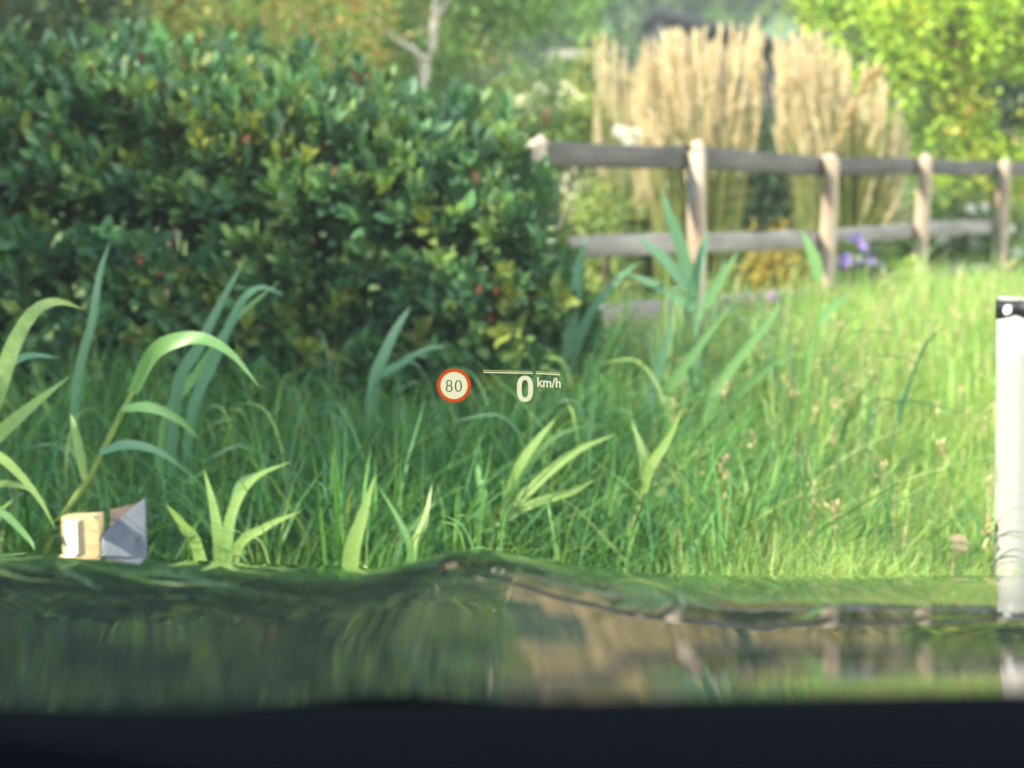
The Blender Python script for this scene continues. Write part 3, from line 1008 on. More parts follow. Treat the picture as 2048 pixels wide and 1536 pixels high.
hero_reed('reed tuft with pale leaves drooping right at the lower left corner', 3.7, [
    ('low', 22, 'y', [(-30, 1100), (-40, 960), (-10, 912), (35, 945), (80, 1000), (112, 1060)], -.05),
    ('low', 20, 'y', [(-60, 1100), (-70, 1010), (-20, 972), (45, 972), (95, 1008)], .05),
    ('low', 18, 'y', [(-30, 1120), (0, 1030), (30, 995)], .05),
    ('low', 20, 'g', [(-90, 1080), (-60, 1010), (0, 1022), (55, 1075), (70, 1100)], -.05)])
hero_reed('upright reed tuft with fanning yellow-green leaves right of the broken post', 3.85, [
    ('low', 23, 'y', [(440, 1115), (428, 1020), (408, 938)], .05),
    ('low', 22, 'y', [(452, 1115), (468, 1015), (510, 955), (580, 924)], .1),
    ('low', 20, 'y', [(470, 1112), (530, 1055), (602, 1022)], .0),
    ('low', 26, 'y', [(400, 1112), (366, 1050), (332, 1008)], .0),
    ('low', 18, 'g', [(456, 1112), (470, 1000), (486, 960), (530, 945)], .15)])
hero_reed('single broad pale reed blade standing upright beside a thinner pair', 3.6, [
    ('low', 32, 'y', [(700, 1135), (722, 1040), (750, 952)], .05)])
hero_reed('thin pair of crossing reed blades right of the single broad blade', 3.7, [
    ('low', 19, 'y', [(828, 1115), (850, 1040), (864, 968)], .05),
    ('low', 13, 'g', [(822, 1118), (800, 1045), (758, 975)], .05),
    ('low', 12, 'g', [(790, 1118), (835, 1045), (875, 995)], .1)])
hero_reed('reed with many right-leaning leaves just below the speed reading', 4.3, [
    ('stem', 10, 's', [(975, 1095), (1010, 1000), (1035, 950)], .05),
    ('leaf', 20, 'y', [(1000, 1030), (1040, 930), (1075, 880), (1110, 838)], .1),
    ('leaf', 20, 'y', [(990, 1050), (1070, 970), (1150, 905), (1232, 868)], .1),
    ('leaf', 16, 'y', [(975, 1060), (1060, 1010), (1140, 985), (1190, 960)], .0),
    ('leaf', 14, 'g', [(980, 1030), (960, 960), (955, 920)], .1),
    ('leaf', 14, 'g', [(1010, 1000), (1080, 900), (1120, 868), (1180, 850)], .2)])
hero_reed('forked yellow-green reed standing alone in the grass right of centre', 4.2, [
    ('stem', 10, 's', [(1258, 1095), (1275, 1020), (1292, 965)], .05),
    ('leaf', 20, 'y', [(1288, 985), (1300, 935), (1335, 880), (1366, 815)], .0),
    ('leaf', 22, 'y', [(1290, 975), (1284, 910), (1262, 838)], .05)])
hero_reed('pair of pale reed blades in the sunny grass below the third fence post', 4.3, [
    ('low', 18, 'y', [(1484, 1110), (1494, 1000), (1480, 915)], .05),
    ('low', 14, 'y', [(1530, 1110), (1535, 1010), (1560, 905)], .05)])
hero_reed('bluish reed leaves reaching up against the hedge at far left', 4.9, [
    ('low', 17, 't', [(150, 800), (185, 640), (200, 545), (222, 480)], .1),
    ('low', 22, 't', [(350, 800), (400, 690), (445, 600), (495, 508)], .1),
    ('low', 20, 'g', [(330, 850), (400, 740), (470, 640), (560, 562)], .1),
    ('low', 20, 't', [(380, 850), (430, 720), (480, 610), (520, 575), (570, 590)], .1)])
hero_reed('tall bluish reed leaf in front of the hedge left of the speed sign', 5.4, [
    ('low', 22, 't', [(745, 790), (772, 700), (800, 645), (822, 612)], .1),
    ('low', 16, 't', [(740, 790), (800, 730), (850, 700), (900, 690)], .1)])
hero_reed('tallest reed in the cluster before the second fence post', 6.6, [
    ('stem', 10, 't', [(1395, 720), (1385, 600), (1372, 520)], .05),
    ('leaf', 24, 't', [(1385, 600), (1365, 500), (1340, 430), (1324, 378)], .05),
    ('leaf', 22, 't', [(1385, 590), (1330, 520), (1270, 470)], .1),
    ('leaf', 22, 't', [(1390, 620), (1330, 580), (1240, 540)], .1),
    ('leaf', 20, 't', [(1388, 600), (1400, 520), (1418, 460)], .1),
    ('leaf', 20, 'g', [(1392, 640), (1440, 560), (1478, 500)], .1)])
hero_reed('left reed of the cluster, standing against the end of the hedge', 6.5, [
    ('low', 24, 't', [(1130, 740), (1150, 600), (1160, 520), (1175, 470)], .05),
    ('low', 22, 't', [(1140, 740), (1175, 640), (1235, 560), (1285, 520)], .05),
    ('low', 20, 'g', [(1180, 760), (1240, 650), (1262, 570)], .05),
    ('low', 20, 't', [(1100, 740), (1080, 660), (1040, 600)], .05)])
hero_reed('thin reed with one side leaf in front of the third fence post', 6.3, [
    ('stem', 9, 's', [(1622, 780), (1636, 640), (1640, 540)], .05),
    ('leaf', 22, 'g', [(1638, 560), (1626, 510), (1602, 458)], .05),
    ('leaf', 18, 'g', [(1636, 650), (1670, 610), (1700, 590)], .05)])
hero_reed('reed with long leaves leaning right below the second fence post', 5.9, [
    ('low', 22, 'g', [(1330, 800), (1400, 690), (1470, 600)], .05),
    ('low', 22, 'g', [(1420, 820), (1460, 740), (1540, 640), (1560, 600)], .05),
    ('low', 20, 't', [(1300, 800), (1335, 680), (1345, 600)], .05),
    ('low', 20, 'g', [(1450, 820), (1530, 740), (1600, 690)], .05)])
hero_reed('dry bent stalk lying in the sunny grass beside the white post', 4.1, [
    ('low', 9, 'd', [(1870, 1150), (1905, 1120), (1935, 1095)], .0),
    ('leaf', 34, 'd', [(1925, 1105), (1915, 1080), (1900, 1068)], .05)], None, 'dry_stalk')

# reeds that fill in: shared leaf meshes, every plant an object with its leaves
LEAFM = []
for k in range(8):
    L = 1.0
    bend = [.25, .45, .7, .9, .35, .6, .8, .5][k]
    p = catmull([(0, 0, 0), (.10 * bend, 0, .38), (.34 * bend, .02, .74 - .12 * bend), (.75 * bend, .03, .95 - .45 * bend)], 11)
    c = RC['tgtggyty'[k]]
    V, F, T = ribbon(p, .038, prof_leaf, (-.9, .3, .4), .25, c)
    me = nmesh('leaf', V, F, True, T)
    me.materials.append(M_REED)
    LEAFM.append(me)
def fill_reeds(n, region, hr, label, group, seed, kinds):
    r = np.random.default_rng(seed)
    made = 0
    while made < n:
        x, y = region(r)
        z = float(ground_z(x, y))
        t = thing('reed', label, 'reed', (x, y, z - .01), group)
        h = r.uniform(*hr)
        m = r.integers(3, 7)
        a0 = r.uniform(0, 6.28)
        for k in range(m):
            o = obj('leaf', LEAFM[kinds[r.integers(len(kinds))]], None, t, (r.normal() * .015, r.normal() * .015, h * .12 * k))
            s = h * r.uniform(.6, 1.0) * (1 - .07 * k)
            o.scale = (s * r.uniform(.6, 1.1), s * r.uniform(.4, .75), s)
            o.rotation_euler = (r.normal() * .1, r.normal() * .1, r.normal() * .8 + (0 if r.random() < .68 else math.pi))
        made += 1
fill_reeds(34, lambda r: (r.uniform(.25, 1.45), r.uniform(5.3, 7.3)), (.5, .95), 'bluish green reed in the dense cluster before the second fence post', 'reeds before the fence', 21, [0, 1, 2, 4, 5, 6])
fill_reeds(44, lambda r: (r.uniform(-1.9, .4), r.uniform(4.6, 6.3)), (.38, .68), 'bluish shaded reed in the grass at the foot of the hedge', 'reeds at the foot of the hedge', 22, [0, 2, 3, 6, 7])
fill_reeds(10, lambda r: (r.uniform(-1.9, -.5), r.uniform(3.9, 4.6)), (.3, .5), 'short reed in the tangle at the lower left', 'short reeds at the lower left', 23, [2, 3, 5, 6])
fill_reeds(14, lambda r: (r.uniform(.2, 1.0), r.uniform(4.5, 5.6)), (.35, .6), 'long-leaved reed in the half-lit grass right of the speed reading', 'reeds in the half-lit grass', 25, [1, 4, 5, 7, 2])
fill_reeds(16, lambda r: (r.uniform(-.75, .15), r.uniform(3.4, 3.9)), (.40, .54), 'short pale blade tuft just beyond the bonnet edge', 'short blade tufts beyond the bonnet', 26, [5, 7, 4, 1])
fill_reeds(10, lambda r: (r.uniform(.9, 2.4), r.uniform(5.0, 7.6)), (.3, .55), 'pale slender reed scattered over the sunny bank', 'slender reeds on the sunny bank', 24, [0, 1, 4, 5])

# ------------------------------------------------------------------ white marker post
def build_marker():
    Y = 4.0
    L = at(1997, 700, Y)
    x0 = L[0]
    A = at(2021, 700, Y)[0]                     # front arris
    b = np.array([x0 + .06 + .031, Y, float(ground_z(x0 + .06, Y))])
    top = at(2010, 592, Y)[2] - b[2]
    t = thing('marker_post', 'white roadside marker post with a black band at the right edge', 'marker post', tuple(b))
    t.rotation_euler = (0, math.radians(-1.9), 0)
    def section(grow=0.0):
        """rounded triangular section, arris towards the road"""
        c = np.array([(-.060, .030), (-.055, .008), (-.040, -.012), (-.026, -.022), (-.010, -.022), (.020, -.012), (.050, .006), (.060, .030), (.056, .046), (.0, .054), (-.056, .046)])
        cc = c - c.mean(0)
        return c + unit(cc) * grow
    def loft(zlo, zhi, grow=0.0, n=8):
        s = section(grow)
        m = len(s)
        lo = np.array([zlo(p[0]) for p in s])
        hi = np.array([zhi(p[0]) for p in s])
        V = np.vstack([np.concatenate([s, (lo + (hi - lo) * q)[:, None]], 1) for q in np.linspace(0, 1, n)])
        i = np.arange(n - 1)[:, None] * m
        j = np.arange(m)[None]
        F = [np.stack([i + j, i + (j + 1) % m, i + m + (j + 1) % m, i + m + j], -1).reshape(-1, 4), np.array([list(range(m))[::-1], [(n - 1) * m + q for q in range(m)]])]
        return V, F
    wm = noise_mat('white_plastic', (.74, .72, .67), (.86, .85, .81), 14, .45, (1, 1, .6), .15)
    rn = wm.node_tree.nodes
    for e, c in zip([n for n in rn if n.type == 'VALTORGB'][0].color_ramp.elements, ((.14, .13, .115, 1), (.31, .305, .285, 1))):
        e.color = c
    [n for n in rn if n.type == 'VALTORGB'][0].color_ramp.elements[0].position = .22
    [n for n in rn if n.type == 'VALTORGB'][0].color_ramp.elements[1].position = .42
    # diagonal lower edge of the band, slanted top
    band_lo = lambda x: top - .062 + (.016 - abs(x + .026) * .42)
    band_hi = lambda x: top - .012 - max(0, x + .01) * .5
    V, F = loft(lambda x: -.25, lambda x: band_hi(x) - .004)
    o = obj('body', nmesh('body', V, F), wm, t)
    V, F = loft(band_lo, band_hi, .0025, 3)
    obj('black_band', nmesh('black_band', V, F), mat('black_film', (.012, .012, .014), .4), t)
    V, F = loft(lambda x: band_hi(x) + .0, lambda x: band_hi(x) + .012, -.002, 3)
    obj('cap', nmesh('cap', V, F), wm, t)
    # reflector on the band's left face
    n = 20
    a = np.linspace(0, 2 * math.pi, n, endpoint=False)
    c = np.array([-.045, -.013, top - .036])
    ux = unit(np.array([.8, -.45, 0]))
    nn = unit(np.array([-.45, -.8, 0]))
    ring0 = c + np.cos(a)[:, None] * ux * .0115 + np.sin(a)[:, None] * np.array([0, 0, .0145])
    V = np.vstack([ring0 - nn * .006, ring0 + nn * .004, c + nn * .006])
    j = np.arange(n)
    F = [np.stack([j, (j + 1) % n, n + (j + 1) % n, n + j], -1), np.stack([n + j, n + (j + 1) % n, np.full(n, 2 * n)], -1)]
    obj('reflector', nmesh('reflector', V, F, True), mat('reflector', (.62, .72, .82), .15, .8), t)
build_marker()

# ------------------------------------------------------------------ broken post stump at the left
def build_stump():
    Y = 3.75
    a = at(122, 1035, Y)
    b = np.array([at(195, 1035, Y)[0], Y, float(ground_z(a[0], Y))])
    top = a[2] - b[2]
    sc = Y / FPX
    t = thing('broken_post', 'cut-off hollow roadside post with white strip and grey metal side', 'post stump', tuple(b))
    wood = noise_mat('tan_plank', (.32, .22, .10), (.52, .38, .20), 8, .8, (1, 1, .3), .4)
    x0 = (120 - 195) * sc
    def plate(xa, xb, ya, yb, z0, z1a, z1b, m, name):
        V = np.array([(xa, ya, z0), (xb, ya, z0), (xb, yb, z0), (xa, yb, z0), (xa, ya, z1a), (xb, ya, z1b), (xb, yb, z1b), (xa, yb, z1a)])
        F = np.array([(0, 3, 2, 1), (4, 5, 6, 7), (0, 1, 5, 4), (1, 2, 6, 5), (2, 3, 7, 6), (3, 0, 4, 7)])
        o = obj(name, nmesh(name, V, F), m, t)
        bevel(o, .003)
        return o
    plate((120 - 195) * sc, (197 - 195) * sc, 0, .05, -.2, top, top + .004, wood, 'timber')
    w = plate((129 - 195) * sc, (154 - 195) * sc, -.008, -.0005, -.2, top - .006, top - .006, mat('white_strip', (.82, .81, .77), .4), 'white_strip')
    plate((160 - 195) * sc, (163 - 195) * sc, -.005, -.0005, -.2, top - .004, top - .004, mat('dark_joint', (.12, .11, .10), .7), 'joint')
    # curved galvanised side, open at the top
    n, m = 14, 6
    ang = np.linspace(-.15, 2.2, n)
    R = .052
    cx, cy = .045, .052
    lo, V = [], []
    outer = [(cx + 1.0 * R * -math.cos(q + .25), cy - R * math.sin(q + .25)) for q in ang]
    px_ = np.linspace(4 * sc, 78 * sc, n)
    py_ = .004 + .098 * np.linspace(0, 1, n)
    zt = top - .055 + .085 * (np.linspace(0, 1, n) ** .8)
    A = np.stack([px_, py_, np.full(n, -.2)], -1)
    B = np.stack([px_, py_, zt], -1)
    off = np.array([0, .005, 0])
    V = np.vstack([A, B, A + off, B + off])
    i = np.arange(n - 1)
    F = np.vstack([np.stack([i, i + 1, n + i + 1, n + i], -1), np.stack([2 * n + i + 1, 2 * n + i, 3 * n + i, 3 * n + i + 1], -1), np.stack([n + i, n + i + 1, 3 * n + i + 1, 3 * n + i], -1),
                   np.array([[0, n, 3 * n, 2 * n], [n - 1, 3 * n - 1, 4 * n - 1, 2 * n - 1]])])
    obj('metal_side', nmesh('metal_side', V, F, True), noise_mat('galvanised', (.07, .08, .095), (.11, .12, .14), 25, .5, bump=.1), t)
    # back wall of the hollow, coloured a darker brown than the side
    px2 = np.linspace(2 * sc, 78 * sc, 8)
    A = np.stack([px2, np.full(8, .11), np.full(8, -.2)], -1)
    B = np.stack([px2, np.full(8, .11), np.linspace(top - .004, top + .018, 8)], -1)
    V = np.vstack([A, B, A + off, B + off])
    n = 8
    i = np.arange(n - 1)
    F = np.vstack([np.stack([i, i + 1, n + i + 1, n + i], -1), np.stack([2 * n + i + 1, 2 * n + i, 3 * n + i, 3 * n + i + 1], -1), np.stack([n + i, n + i + 1, 3 * n + i + 1, 3 * n + i], -1)])
    obj('back_side', nmesh('back_side', V, F), noise_mat('dark_brown_metal', (.05, .04, .038), (.12, .08, .06), 20, .8), t)
build_stump()

# ------------------------------------------------------------------ the car the picture is taken from
CAR_L, CAR_R = -.80, 1.38
D0 = 2.2
def bonnet_profile(kind=0):
    """slope of the bonnet along the view, from the reflection it shows"""
    ky = np.array([1150, 1170, 1190, 1215, 1250, 1272, 1295, 1345, 1385, 1400, 1440], float)
    ke = np.array([-14.9, -9.0, -4.0, 0., 3.6, 4.8, 3.6, -.5, -4.0, -6.0, -10.0]) if kind == 0 else np.array([-14.9, -8.5, -3.0, 1.5, 4.8, 6.0, 5.6, 4.4, 3.6, 3.2, 3.0])
    py = np.linspace(1150.5, 1440, 800)
    al = PITCH + np.arctan((py - 768) / FPX)
    # smooth interpolation of elevations
    e = np.radians(np.interp(py, ky, ke))
    k = np.hanning(61)
    k /= k.sum()
    e = np.convolve(np.pad(e, 30, mode='edge'), k, 'valid')
    be = (e - al) / 2
    d = [D0 if kind == 0 else D0 * .965]
    for i in range(len(py) - 1):
        den = math.tan(-be[i]) - math.tan(al[i])
        den = min(den, -.012)
        d.append(d[-1] + d[-1] / math.cos(al[i]) ** 2 * (al[i + 1] - al[i]) / den)
    d = np.array(d)
    h = EYE - d * np.tan(al)
    d, h = d[::-1], h[::-1]
    sl = (h[4] - h[0]) / (d[4] - d[0])
    return np.concatenate([[.6], d]), np.concatenate([[h[0] + sl * (.6 - d[0])], h])
BD, BH = bonnet_profile()
BD2, BH2 = bonnet_profile(1)
def bonnet_z(x, y):
    x, y = np.asarray(x, float), np.asarray(y, float)
    side = smooth(1.0, 0.0, (x / np.maximum(y, .5) * FPX - 100) / 520)
    def prof(D, H):
        q = np.interp(y, D, H)
        dy = np.maximum(y - D[-1], 0)
        return q - math.tan(math.radians(15.2)) * dy - .55 * dy ** 2 - 1.2 * dy ** 3
    z = prof(BD, BH) * (1 - side) + prof(BD2, BH2) * side
    # swage lines: a sharp crest in front of the driver and the rise to the left wing
    rx = np.array([0, 150, 300, 500, 650, 750, 800, 850, 900, 950, 985, 1010, 1080, 1150, 1250, 1400, 2048], float)
    rv = np.array([45, 44, 37, 25, 20, 14.5, 14.5, 18, 28, 41, 49.5, 50, 39, 23, 9, 0, 0.])
    X = (rx - 1024) / FPX * D0 * 1.017
    fine = np.linspace(-.95, .95, 761)
    g = np.interp(fine, X, rv * D0 * 1.017 / FPX)
    k = np.hanning(7)
    k /= k.sum()
    g = np.convolve(np.pad(g, 3, mode='edge'), k, 'valid')
    shift = .05 * np.clip((D0 * 1.017 - y) / .9, 0, 1.2)
    r = np.interp(x + shift, fine, g)
    w = .40 + .60 * smooth(.9, 1.6, y)
    z = z + r * w
    # fall away at the wings
    edge = np.minimum(x - CAR_L, CAR_R - x)
    z = z - .10 * np.clip(1 - edge / .05, 0, 1) ** 2
    return z

def paint():
    m = mat('dark_car_paint', (.010, .016, .014), .5, .0)
    t = m.node_tree
    b = t.nodes['Principled BSDF']
    b.inputs['Coat Weight'].default_value = 1
    b.inputs['Coat Roughness'].default_value = .02
    b.inputs['Coat IOR'].default_value = 1.55
    b.inputs['Metallic'].default_value = .0
    return m
def build_car():
    M_PAINT = paint()
    car = thing('car', 'dark glossy car seen from the driver seat, bonnet reflecting the garden', 'car', (.34, .9, 0))
    org = np.array([.34, .9, 0.])
    # bonnet
    xs = np.linspace(CAR_L, CAR_R, 560)
    ys = np.concatenate([np.linspace(.94, 1.98, 170), np.linspace(1.985, 2.30, 140), np.linspace(2.31, 2.70, 40)])
    X, Y = np.meshgrid(xs, ys)
    Z = bonnet_z(X, Y)
    V = np.stack([X, Y, Z], -1).reshape(-1, 3)
    nx, ny = len(xs), len(ys)
    i = np.arange(ny - 1)[:, None] * nx + np.arange(nx - 1)[None]
    F = np.stack([i, i + 1, i + nx + 1, i + nx], -1).reshape(-1, 4)
    obj('bonnet', nmesh('bonnet', V - org, F, True), M_PAINT, car)
    znose = bonnet_z(np.linspace(CAR_L, CAR_R, 60), np.full(60, 2.70))
    # front bumper
    xs2 = np.linspace(CAR_L, CAR_R, 60)
    bow = -.16 * np.abs((xs2 - .34) / 1.0) ** 2.5
    rows = [(0.0, znose - .003), (.06, znose - .05), (.08, np.full(60, .40)), (.09, np.full(60, .36)), (.03, np.full(60, .22)), (-.1, np.full(60, .18))]
    V = np.vstack([np.stack([xs2, 2.70 + dy + bow * min(1, dy * 12 if dy > 0 else 0), zz], -1) for dy, zz in rows])
    i = np.arange(len(rows) - 1)[:, None] * 60 + np.arange(59)[None]
    F = np.stack([i, i + 60, i + 61, i + 1], -1).reshape(-1, 4)
    bump = obj('front_bumper', nmesh('front_bumper', V - org, F, True), M_PAINT, car)
    V, F = box((.34, 2.775, .40), (.9, .03, .16))
    obj('grille', nmesh('grille', V - org, F), mat('grille_black', (.01, .01, .01), .4), bump)
    for sx in (-.38, 1.06):
        V, F = box((sx, 2.705 - .05, float(bonnet_z(sx, 2.70)) - .09), (.34, .16, .07))
        o = obj('headlight', nmesh('headlight', V - org, F), mat('headlight_glass', (.5, .52, .55), .05, .8), car)
        bevel(o, .015, 3)
    # side panels with wheel openings
    for sx, sg in ((CAR_L, -1), (CAR_R, 1)):
        yy = np.linspace(-2.2, 2.70, 120)
        lo = np.full(120, .22)
        for wy in (1.82, -1.40):
            d = .36 ** 2 - (yy - wy) ** 2
            lo = np.maximum(lo, np.where(d > 0, .34 + np.sqrt(np.maximum(d, 0)), 0))
        hi = np.where(yy > .94, bonnet_z(np.full(120, sx), yy), np.minimum(.93, .86 + .02 * 0 + np.interp(yy, [-2.2, .94], [.98, bonnet_z(sx, .94)]) - .86 + .0))
        hi = np.maximum(hi, lo + .02)
        V, n = [], 120
        for q in np.linspace(0, 1, 6):
            V.append(np.stack([np.full(n, sx) + sg * .03 * math.sin(q * math.pi) * (1 if q < 1 else 0), yy, lo + (hi - lo) * q], -1))
        V = np.vstack(V)
        i = np.arange(5)[:, None] * n + np.arange(n - 1)[None]
        F = np.stack([i, i + 1, i + n + 1, i + n], -1).reshape(-1, 4)
        obj('side_panel', nmesh('side_panel', V - org, F, True), M_PAINT, car)
    # wheels
    M_TYRE, M_RIM = mat('tyre', (.02, .02, .02), .8), mat('rim', (.45, .46, .48), .3, .5, Metallic=.9)
    a = np.linspace(0, 2 * math.pi, 32, endpoint=False)
    def lathe(prof, cx, cy, cz):
        V = np.vstack([np.stack([np.full(32, cx + px), cy + r * np.cos(a), cz + r * np.sin(a)], -1) for px, r in prof])
        m = len(prof)
        i = np.arange(m - 1)[:, None] * 32
        j = np.arange(32)[None]
        return V, np.stack([i + j, i + (j + 1) % 32, i + 32 + (j + 1) % 32, i + 32 + j], -1).reshape(-1, 4)
    for sx, sg in ((CAR_L + .13, -1), (CAR_R - .13, 1)):
        for wy in (1.82, -1.40):
            V, F = lathe([(-.1, .23), (-.11, .28), (-.09, .325), (.09, .325), (.11, .28), (.1, .23)], sx, wy, .325)
            w = obj('wheel', nmesh('wheel', V - org, F, True), M_TYRE, car)
            V, F = lathe([(sg * .095, .23), (sg * .06, .20), (sg * .09, .05), (sg * .10, .002)], sx, wy, .325)
            obj('rim', nmesh('rim', V - org, F, True), M_RIM, w)
    # roof, pillars, tail
    M_TRIM = mat('black_trim', (.012, .012, .013), .6)
    def grid_roof():
        xs = np.linspace(CAR_L + .22, CAR_R - .22, 24)
        ys = np.linspace(-1.9, .12, 24)
        X, Y = np.meshgrid(xs, ys)
        Z = 1.50 - .05 * ((X - .34) / .78) ** 2 - .09 * np.clip((-.6 - Y) / 1.3, 0, 1) ** 2 - .04 * np.clip((Y + .5) / .62, 0, 1) ** 2
        top = np.stack([X, Y, Z], -1).reshape(-1, 3)
        bot = top - np.array([0, 0, .04])
        n = 24
        i = np.arange(n - 1)[:, None] * n + np.arange(n - 1)[None]
        f = np.stack([i, i + 1, i + n + 1, i + n], -1).reshape(-1, 4)
        edge = list(range(n)) + [n * k + n - 1 for k in range(1, n)] + list(range(n * n - 2, n * n - n - 1, -1)) + [n * k for k in range(n - 2, 0, -1)]
        m = len(edge)
        s = np.array([(edge[k], edge[k] + n * n, edge[(k + 1) % m] + n * n, edge[(k + 1) % m]) for k in range(m)])
        return np.vstack([top, bot]), [np.vstack([f, f[:, ::-1] + n * n, s])]
    V, F = grid_roof()
    obj('roof', nmesh('roof', V - org, F, True), M_PAINT, car)
    for sx, rx in ((CAR_L + .04, CAR_L + .23), (CAR_R - .04, CAR_R - .23)):
        for p in ([(sx, .86, .90), (sx * .5 + rx * .5, .50, 1.19), (rx, .12, 1.44)], [(sx, -.35, .90), (sx * .55 + rx * .45, -.38, 1.2), (rx, -.40, 1.46)], [(sx, -1.75, .92), (rx, -1.45, 1.44)]):
            V, F = tube(catmull(p, 8), np.full(8, .035), 8)
            obj('pillar', nmesh('pillar', V - org, F, True), M_TRIM, car)
    V, F = box((.34, -2.18, .60), (CAR_R - CAR_L - .02, .06, .78))
    o = obj('tailgate', nmesh('tailgate', V - org, F), M_PAINT, car)
    bevel(o, .025, 3)
    V, F = box((.34, -.6, .235), (CAR_R - CAR_L - .06, 3.0, .05))
    obj('floor_pan', nmesh('floor_pan', V - org, F), M_TRIM, car)
    V, F = box((.34, -.50, .72), (CAR_R - CAR_L - .3, .16, .9))
    o = obj('seat_row', nmesh('seat_row', V - org, F), mat('seat_cloth', (.03, .03, .032), .9), car)
    bevel(o, .06, 4)
    xs = np.linspace(CAR_L + .05, CAR_R - .05, 60)
    zr = bonnet_z(xs, np.full(60, .95)) - .012
    V = np.vstack([np.stack([xs, np.full(60, y), z], -1) for y, z in ((1.05, zr - .03), (.95, zr), (.90, zr - .03), (.86, zr - .12))])
    i = np.arange(3)[:, None] * 60 + np.arange(59)[None]
    F = np.stack([i, i + 1, i + 61, i + 60], -1).reshape(-1, 4)
    obj('cowl', nmesh('cowl', V - org, F, True), M_TRIM, car)
    # dashboard: hooded top between the driver and the glass
    n = 60
    xs = np.linspace(CAR_L + .05, CAR_R - .05, n)
    pxs = xs / .70 * FPX + 1024
    ey = np.interp(pxs, [-400, 0, 1000, 2048, 2800], [1450, 1438, 1420, 1400, 1394])
    ztop = np.array([at(0, q, .70)[2] for q in ey])
    prof = [(.94, -.17), (.90, -.14), (.82, -.085), (.79, -.050), (.76, -.018), (.72, -.002), (.70, 0.0), (.66, -.004), (.62, -.018), (.585, -.05), (.57, -.12), (.60, -.30), (.62, -.5)]
    V = np.vstack([np.stack([xs, np.full(n, y), ztop + dz], -1) for y, dz in prof])
    i = np.arange(len(prof) - 1)[:, None] * n + np.arange(n - 1)[None]
    F = np.stack([i, i + n, i + n + 1, i + 1], -1).reshape(-1, 4)
    obj('dashboard', nmesh('dashboard', V - org, F, True), noise_mat('dash_plastic', (.0006, .0012, .0024), (.0012, .002, .0034), 300, .9, bump=.05, spec=.03), car)
    # windscreen
    nx, ny = 30, 20
    X = np.linspace(-1, 1, nx)
    q = np.linspace(0, 1, ny)
    V = []
    for s in q:
        hw = (.96 - .20 * s)
        y = .935 - .815 * s + .03 * math.sin(s * math.pi)
        z = .948 + .512 * s + .02 * math.sin(s * math.pi)
        V.append(np.stack([.34 + X * hw, y - .16 * X ** 2 * (1 - .4 * s), np.full(nx, z)], -1))
    V = np.vstack(V)
    i = np.arange(ny - 1)[:, None] * nx + np.arange(nx - 1)[None]
    F = np.stack([i, i + 1, i + nx + 1, i + nx], -1).reshape(-1, 4)
    g = bpy.data.materials.new('windscreen_glass')
    g.use_nodes = True
    t = g.node_tree
    t.nodes.remove(t.nodes['Principled BSDF'])
    tr = t.nodes.new('ShaderNodeBsdfTransparent')
    tr.inputs[0].default_value = (.90, .97, .95, 1)
    gl = t.nodes.new('ShaderNodeBsdfGlossy')
    gl.inputs['Roughness'].default_value = .0
    fr = t.nodes.new('ShaderNodeFresnel')
    fr.inputs[0].default_value = 1.12
    m1 = t.nodes.new('ShaderNodeMixShader')
    film = t.nodes.new('ShaderNodeBsdfTranslucent')       # thin dust film, added to lay a veil of haze over the view
    film.inputs[0].default_value = (.70, .84, .88, 1)
    m2 = t.nodes.new('ShaderNodeMixShader')
    m2.inputs[0].default_value = .0007
    L = t.links.new
    L(fr.outputs[0], m1.inputs[0])
    L(tr.outputs[0], m1.inputs[1])
    L(gl.outputs[0], m1.inputs[2])
    L(m1.outputs[0], m2.inputs[1])
    L(film.outputs[0], m2.inputs[2])
    L(m2.outputs[0], t.nodes['Material Output'].inputs[0])
    obj('windscreen', nmesh('windscreen', V - org, F, True), g, car)

    # head-up display: the projected image stands over the end of the bonnet
    Y = 2.6
    hud = bpy.data.objects.new('head_up_display', None)
    COL.objects.link(hud)
    hud.parent = car
    c0 = at(1000, 770, Y)
    hud.location = tuple(c0 - org)
    hud.rotation_euler = (math.pi / 2 - PITCH, 0, 0)
    k = np.linalg.norm(at(1001, 770, Y) - at(1000, 770, Y))
    k = Y / (cp + 0) / FPX
    def h(px, py, dz=0):
        return np.array(((px - 1000) * k, (770 - py) * k, dz))
    E_RED, E_CREAM, E_GREEN, E_LINE = emit_mat('hud_red', (226, 84, 36)), emit_mat('hud_cream', (249, 243, 200)), emit_mat('hud_dark_green', (70, 88, 44)), emit_mat('hud_pale_line', (205, 205, 130))
    n = 64
    a = np.linspace(0, 2 * math.pi, n, endpoint=False)
    def ring(cx, cy, r1, r0, ax=1.0):
        o_, i_ = [np.stack([cx + r * ax * np.cos(a), cy + r * np.sin(a)], -1) for r in (r1, r0)]
        V = np.array([h(*p) for p in np.vstack([o_, i_])])
        j = np.arange(n)
        return V, np.stack([j, (j + 1) % n, n + (j + 1) % n, n + j], -1)
    V, F = ring(908, 771, 34, 27.3)
    obj('sign_ring', nmesh('sign_ring', V, F), E_RED, hud)
    V = np.array([h(908 + 27.1 * math.cos(q), 771 + 27.1 * math.sin(q), -.001) for q in a])
    obj('sign_disc', nmesh('sign_disc', V, [np.arange(n)[None]]), E_CREAM, hud)
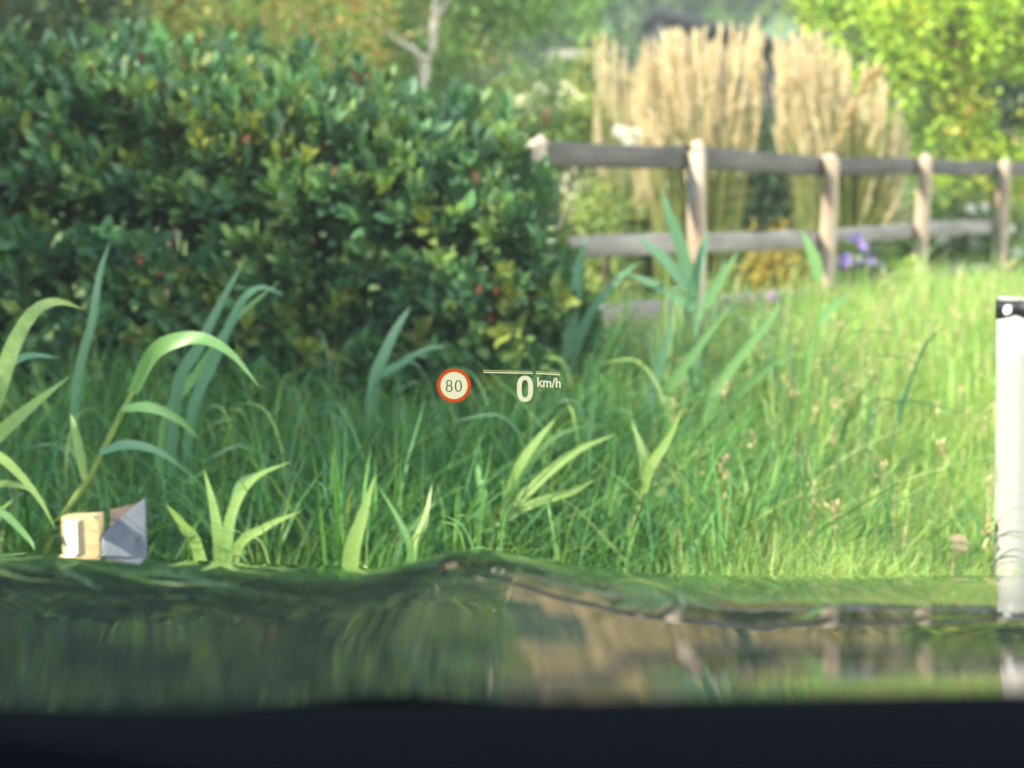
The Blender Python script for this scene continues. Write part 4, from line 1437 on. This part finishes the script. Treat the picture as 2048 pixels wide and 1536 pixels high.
    def super_ring(cx, cy, wx, wy, sx, sy, name, m, ex=2.6, dz=0.0):
        def se(rx, ry, e):
            c, s = np.cos(a), np.sin(a)
            return np.stack([cx + rx * np.sign(c) * np.abs(c) ** (2 / e), cy + ry * np.sign(s) * np.abs(s) ** (2 / e)], -1)
        V = np.array([h(*p, dz) for p in np.vstack([se(wx, wy, ex), se(wx - sx, wy - sy, ex + .2)])])
        j = np.arange(n)
        obj(name, nmesh(name, V, np.stack([j, (j + 1) % n, n + (j + 1) % n, n + j], -1)), m, hud)
    super_ring(1050, 777.5, 16.2, 26, 9.6, 8.6, 'digit_zero', E_CREAM, 2.5)
    super_ring(916.8, 772, 7.0, 11.6, 2.8, 1.9, 'digit_zero', E_GREEN, 2.3, .001)
    super_ring(898.4, 766.0, 5.8, 6.2, 2.5, 1.8, 'digit_eight_top', E_GREEN, 2.1, .001)
    super_ring(898.4, 777.0, 6.9, 6.8, 2.8, 1.9, 'digit_eight_bottom', E_GREEN, 2.1, .0012)
    def quad(p0, p1, w, name, m):
        p0, p1 = np.array(p0, float), np.array(p1, float)
        d = unit(p1 - p0)
        nn = np.array([-d[1], d[0]]) * w / 2
        V = np.array([h(*q) for q in (p0 - nn, p1 - nn, p1 + nn, p0 + nn)])
        obj(name, nmesh(name, V, np.array([[0, 1, 2, 3]])), m, hud)
    quad((967, 744.6), (1066, 746.6), 2.2, 'gauge_line', E_CREAM)
    quad((966, 741.0), (1064, 742.8), 1.5, 'gauge_line', E_LINE)
    quad((1072, 746.6), (1120, 749.6), 2.2, 'gauge_line', E_CREAM)
    quad((1071, 743.2), (1120, 745.8), 1.5, 'gauge_line', E_LINE)
    cu = bpy.data.curves.new('unit_text', 'FONT')
    cu.body = 'km/h'
    cu.size = 1.0
    cu.offset = .022
    cu.resolution_u = 4
    tmp = bpy.data.objects.new('unit_text', cu)
    COL.objects.link(tmp)
    bpy.context.view_layer.update()
    dg = bpy.context.evaluated_depsgraph_get()
    me = bpy.data.meshes.new_from_object(tmp.evaluated_get(dg))
    bpy.data.objects.remove(tmp)
    co = np.empty(len(me.vertices) * 3)
    me.vertices.foreach_get('co', co)
    co = co.reshape(-1, 3)
    lo, hi = co.min(0), co.max(0)
    px = 1074.5 + (co[:, 0] - lo[0]) / (hi[0] - lo[0]) * 47
    py = 775.0 - (co[:, 1] - lo[1]) / (hi[1] - lo[1]) * 20 + (px - 1098) * .045
    co = np.array([h(p, q) for p, q in zip(px, py)])
    me.vertices.foreach_set('co', co.ravel())
    me.update()
    me.name = 'unit_text'
    me.materials.clear()
    o = obj('unit_text', me, E_CREAM, hud)
build_car()

# ------------------------------------------------------------------ the air
def build_haze():
    V, F = box((1, 110, 34.5), (660, 460, 72))
    o = obj('haze', nmesh('haze', V, F))
    m = bpy.data.materials.new('haze')
    m.use_nodes = True
    t = m.node_tree
    t.nodes.remove(t.nodes['Principled BSDF'])
    v = t.nodes.new('ShaderNodeVolumePrincipled')
    v.inputs['Color'].default_value = (.86, .93, .95, 1)
    v.inputs['Density'].default_value = .0019
    t.links.new(v.outputs[0], t.nodes['Material Output'].inputs['Volume'])
    o.data.materials.append(m)
    o['kind'] = 'stuff'
    o['label'] = 'thin pale haze in the air over the garden and hillside'
    o['category'] = 'haze'
build_haze()
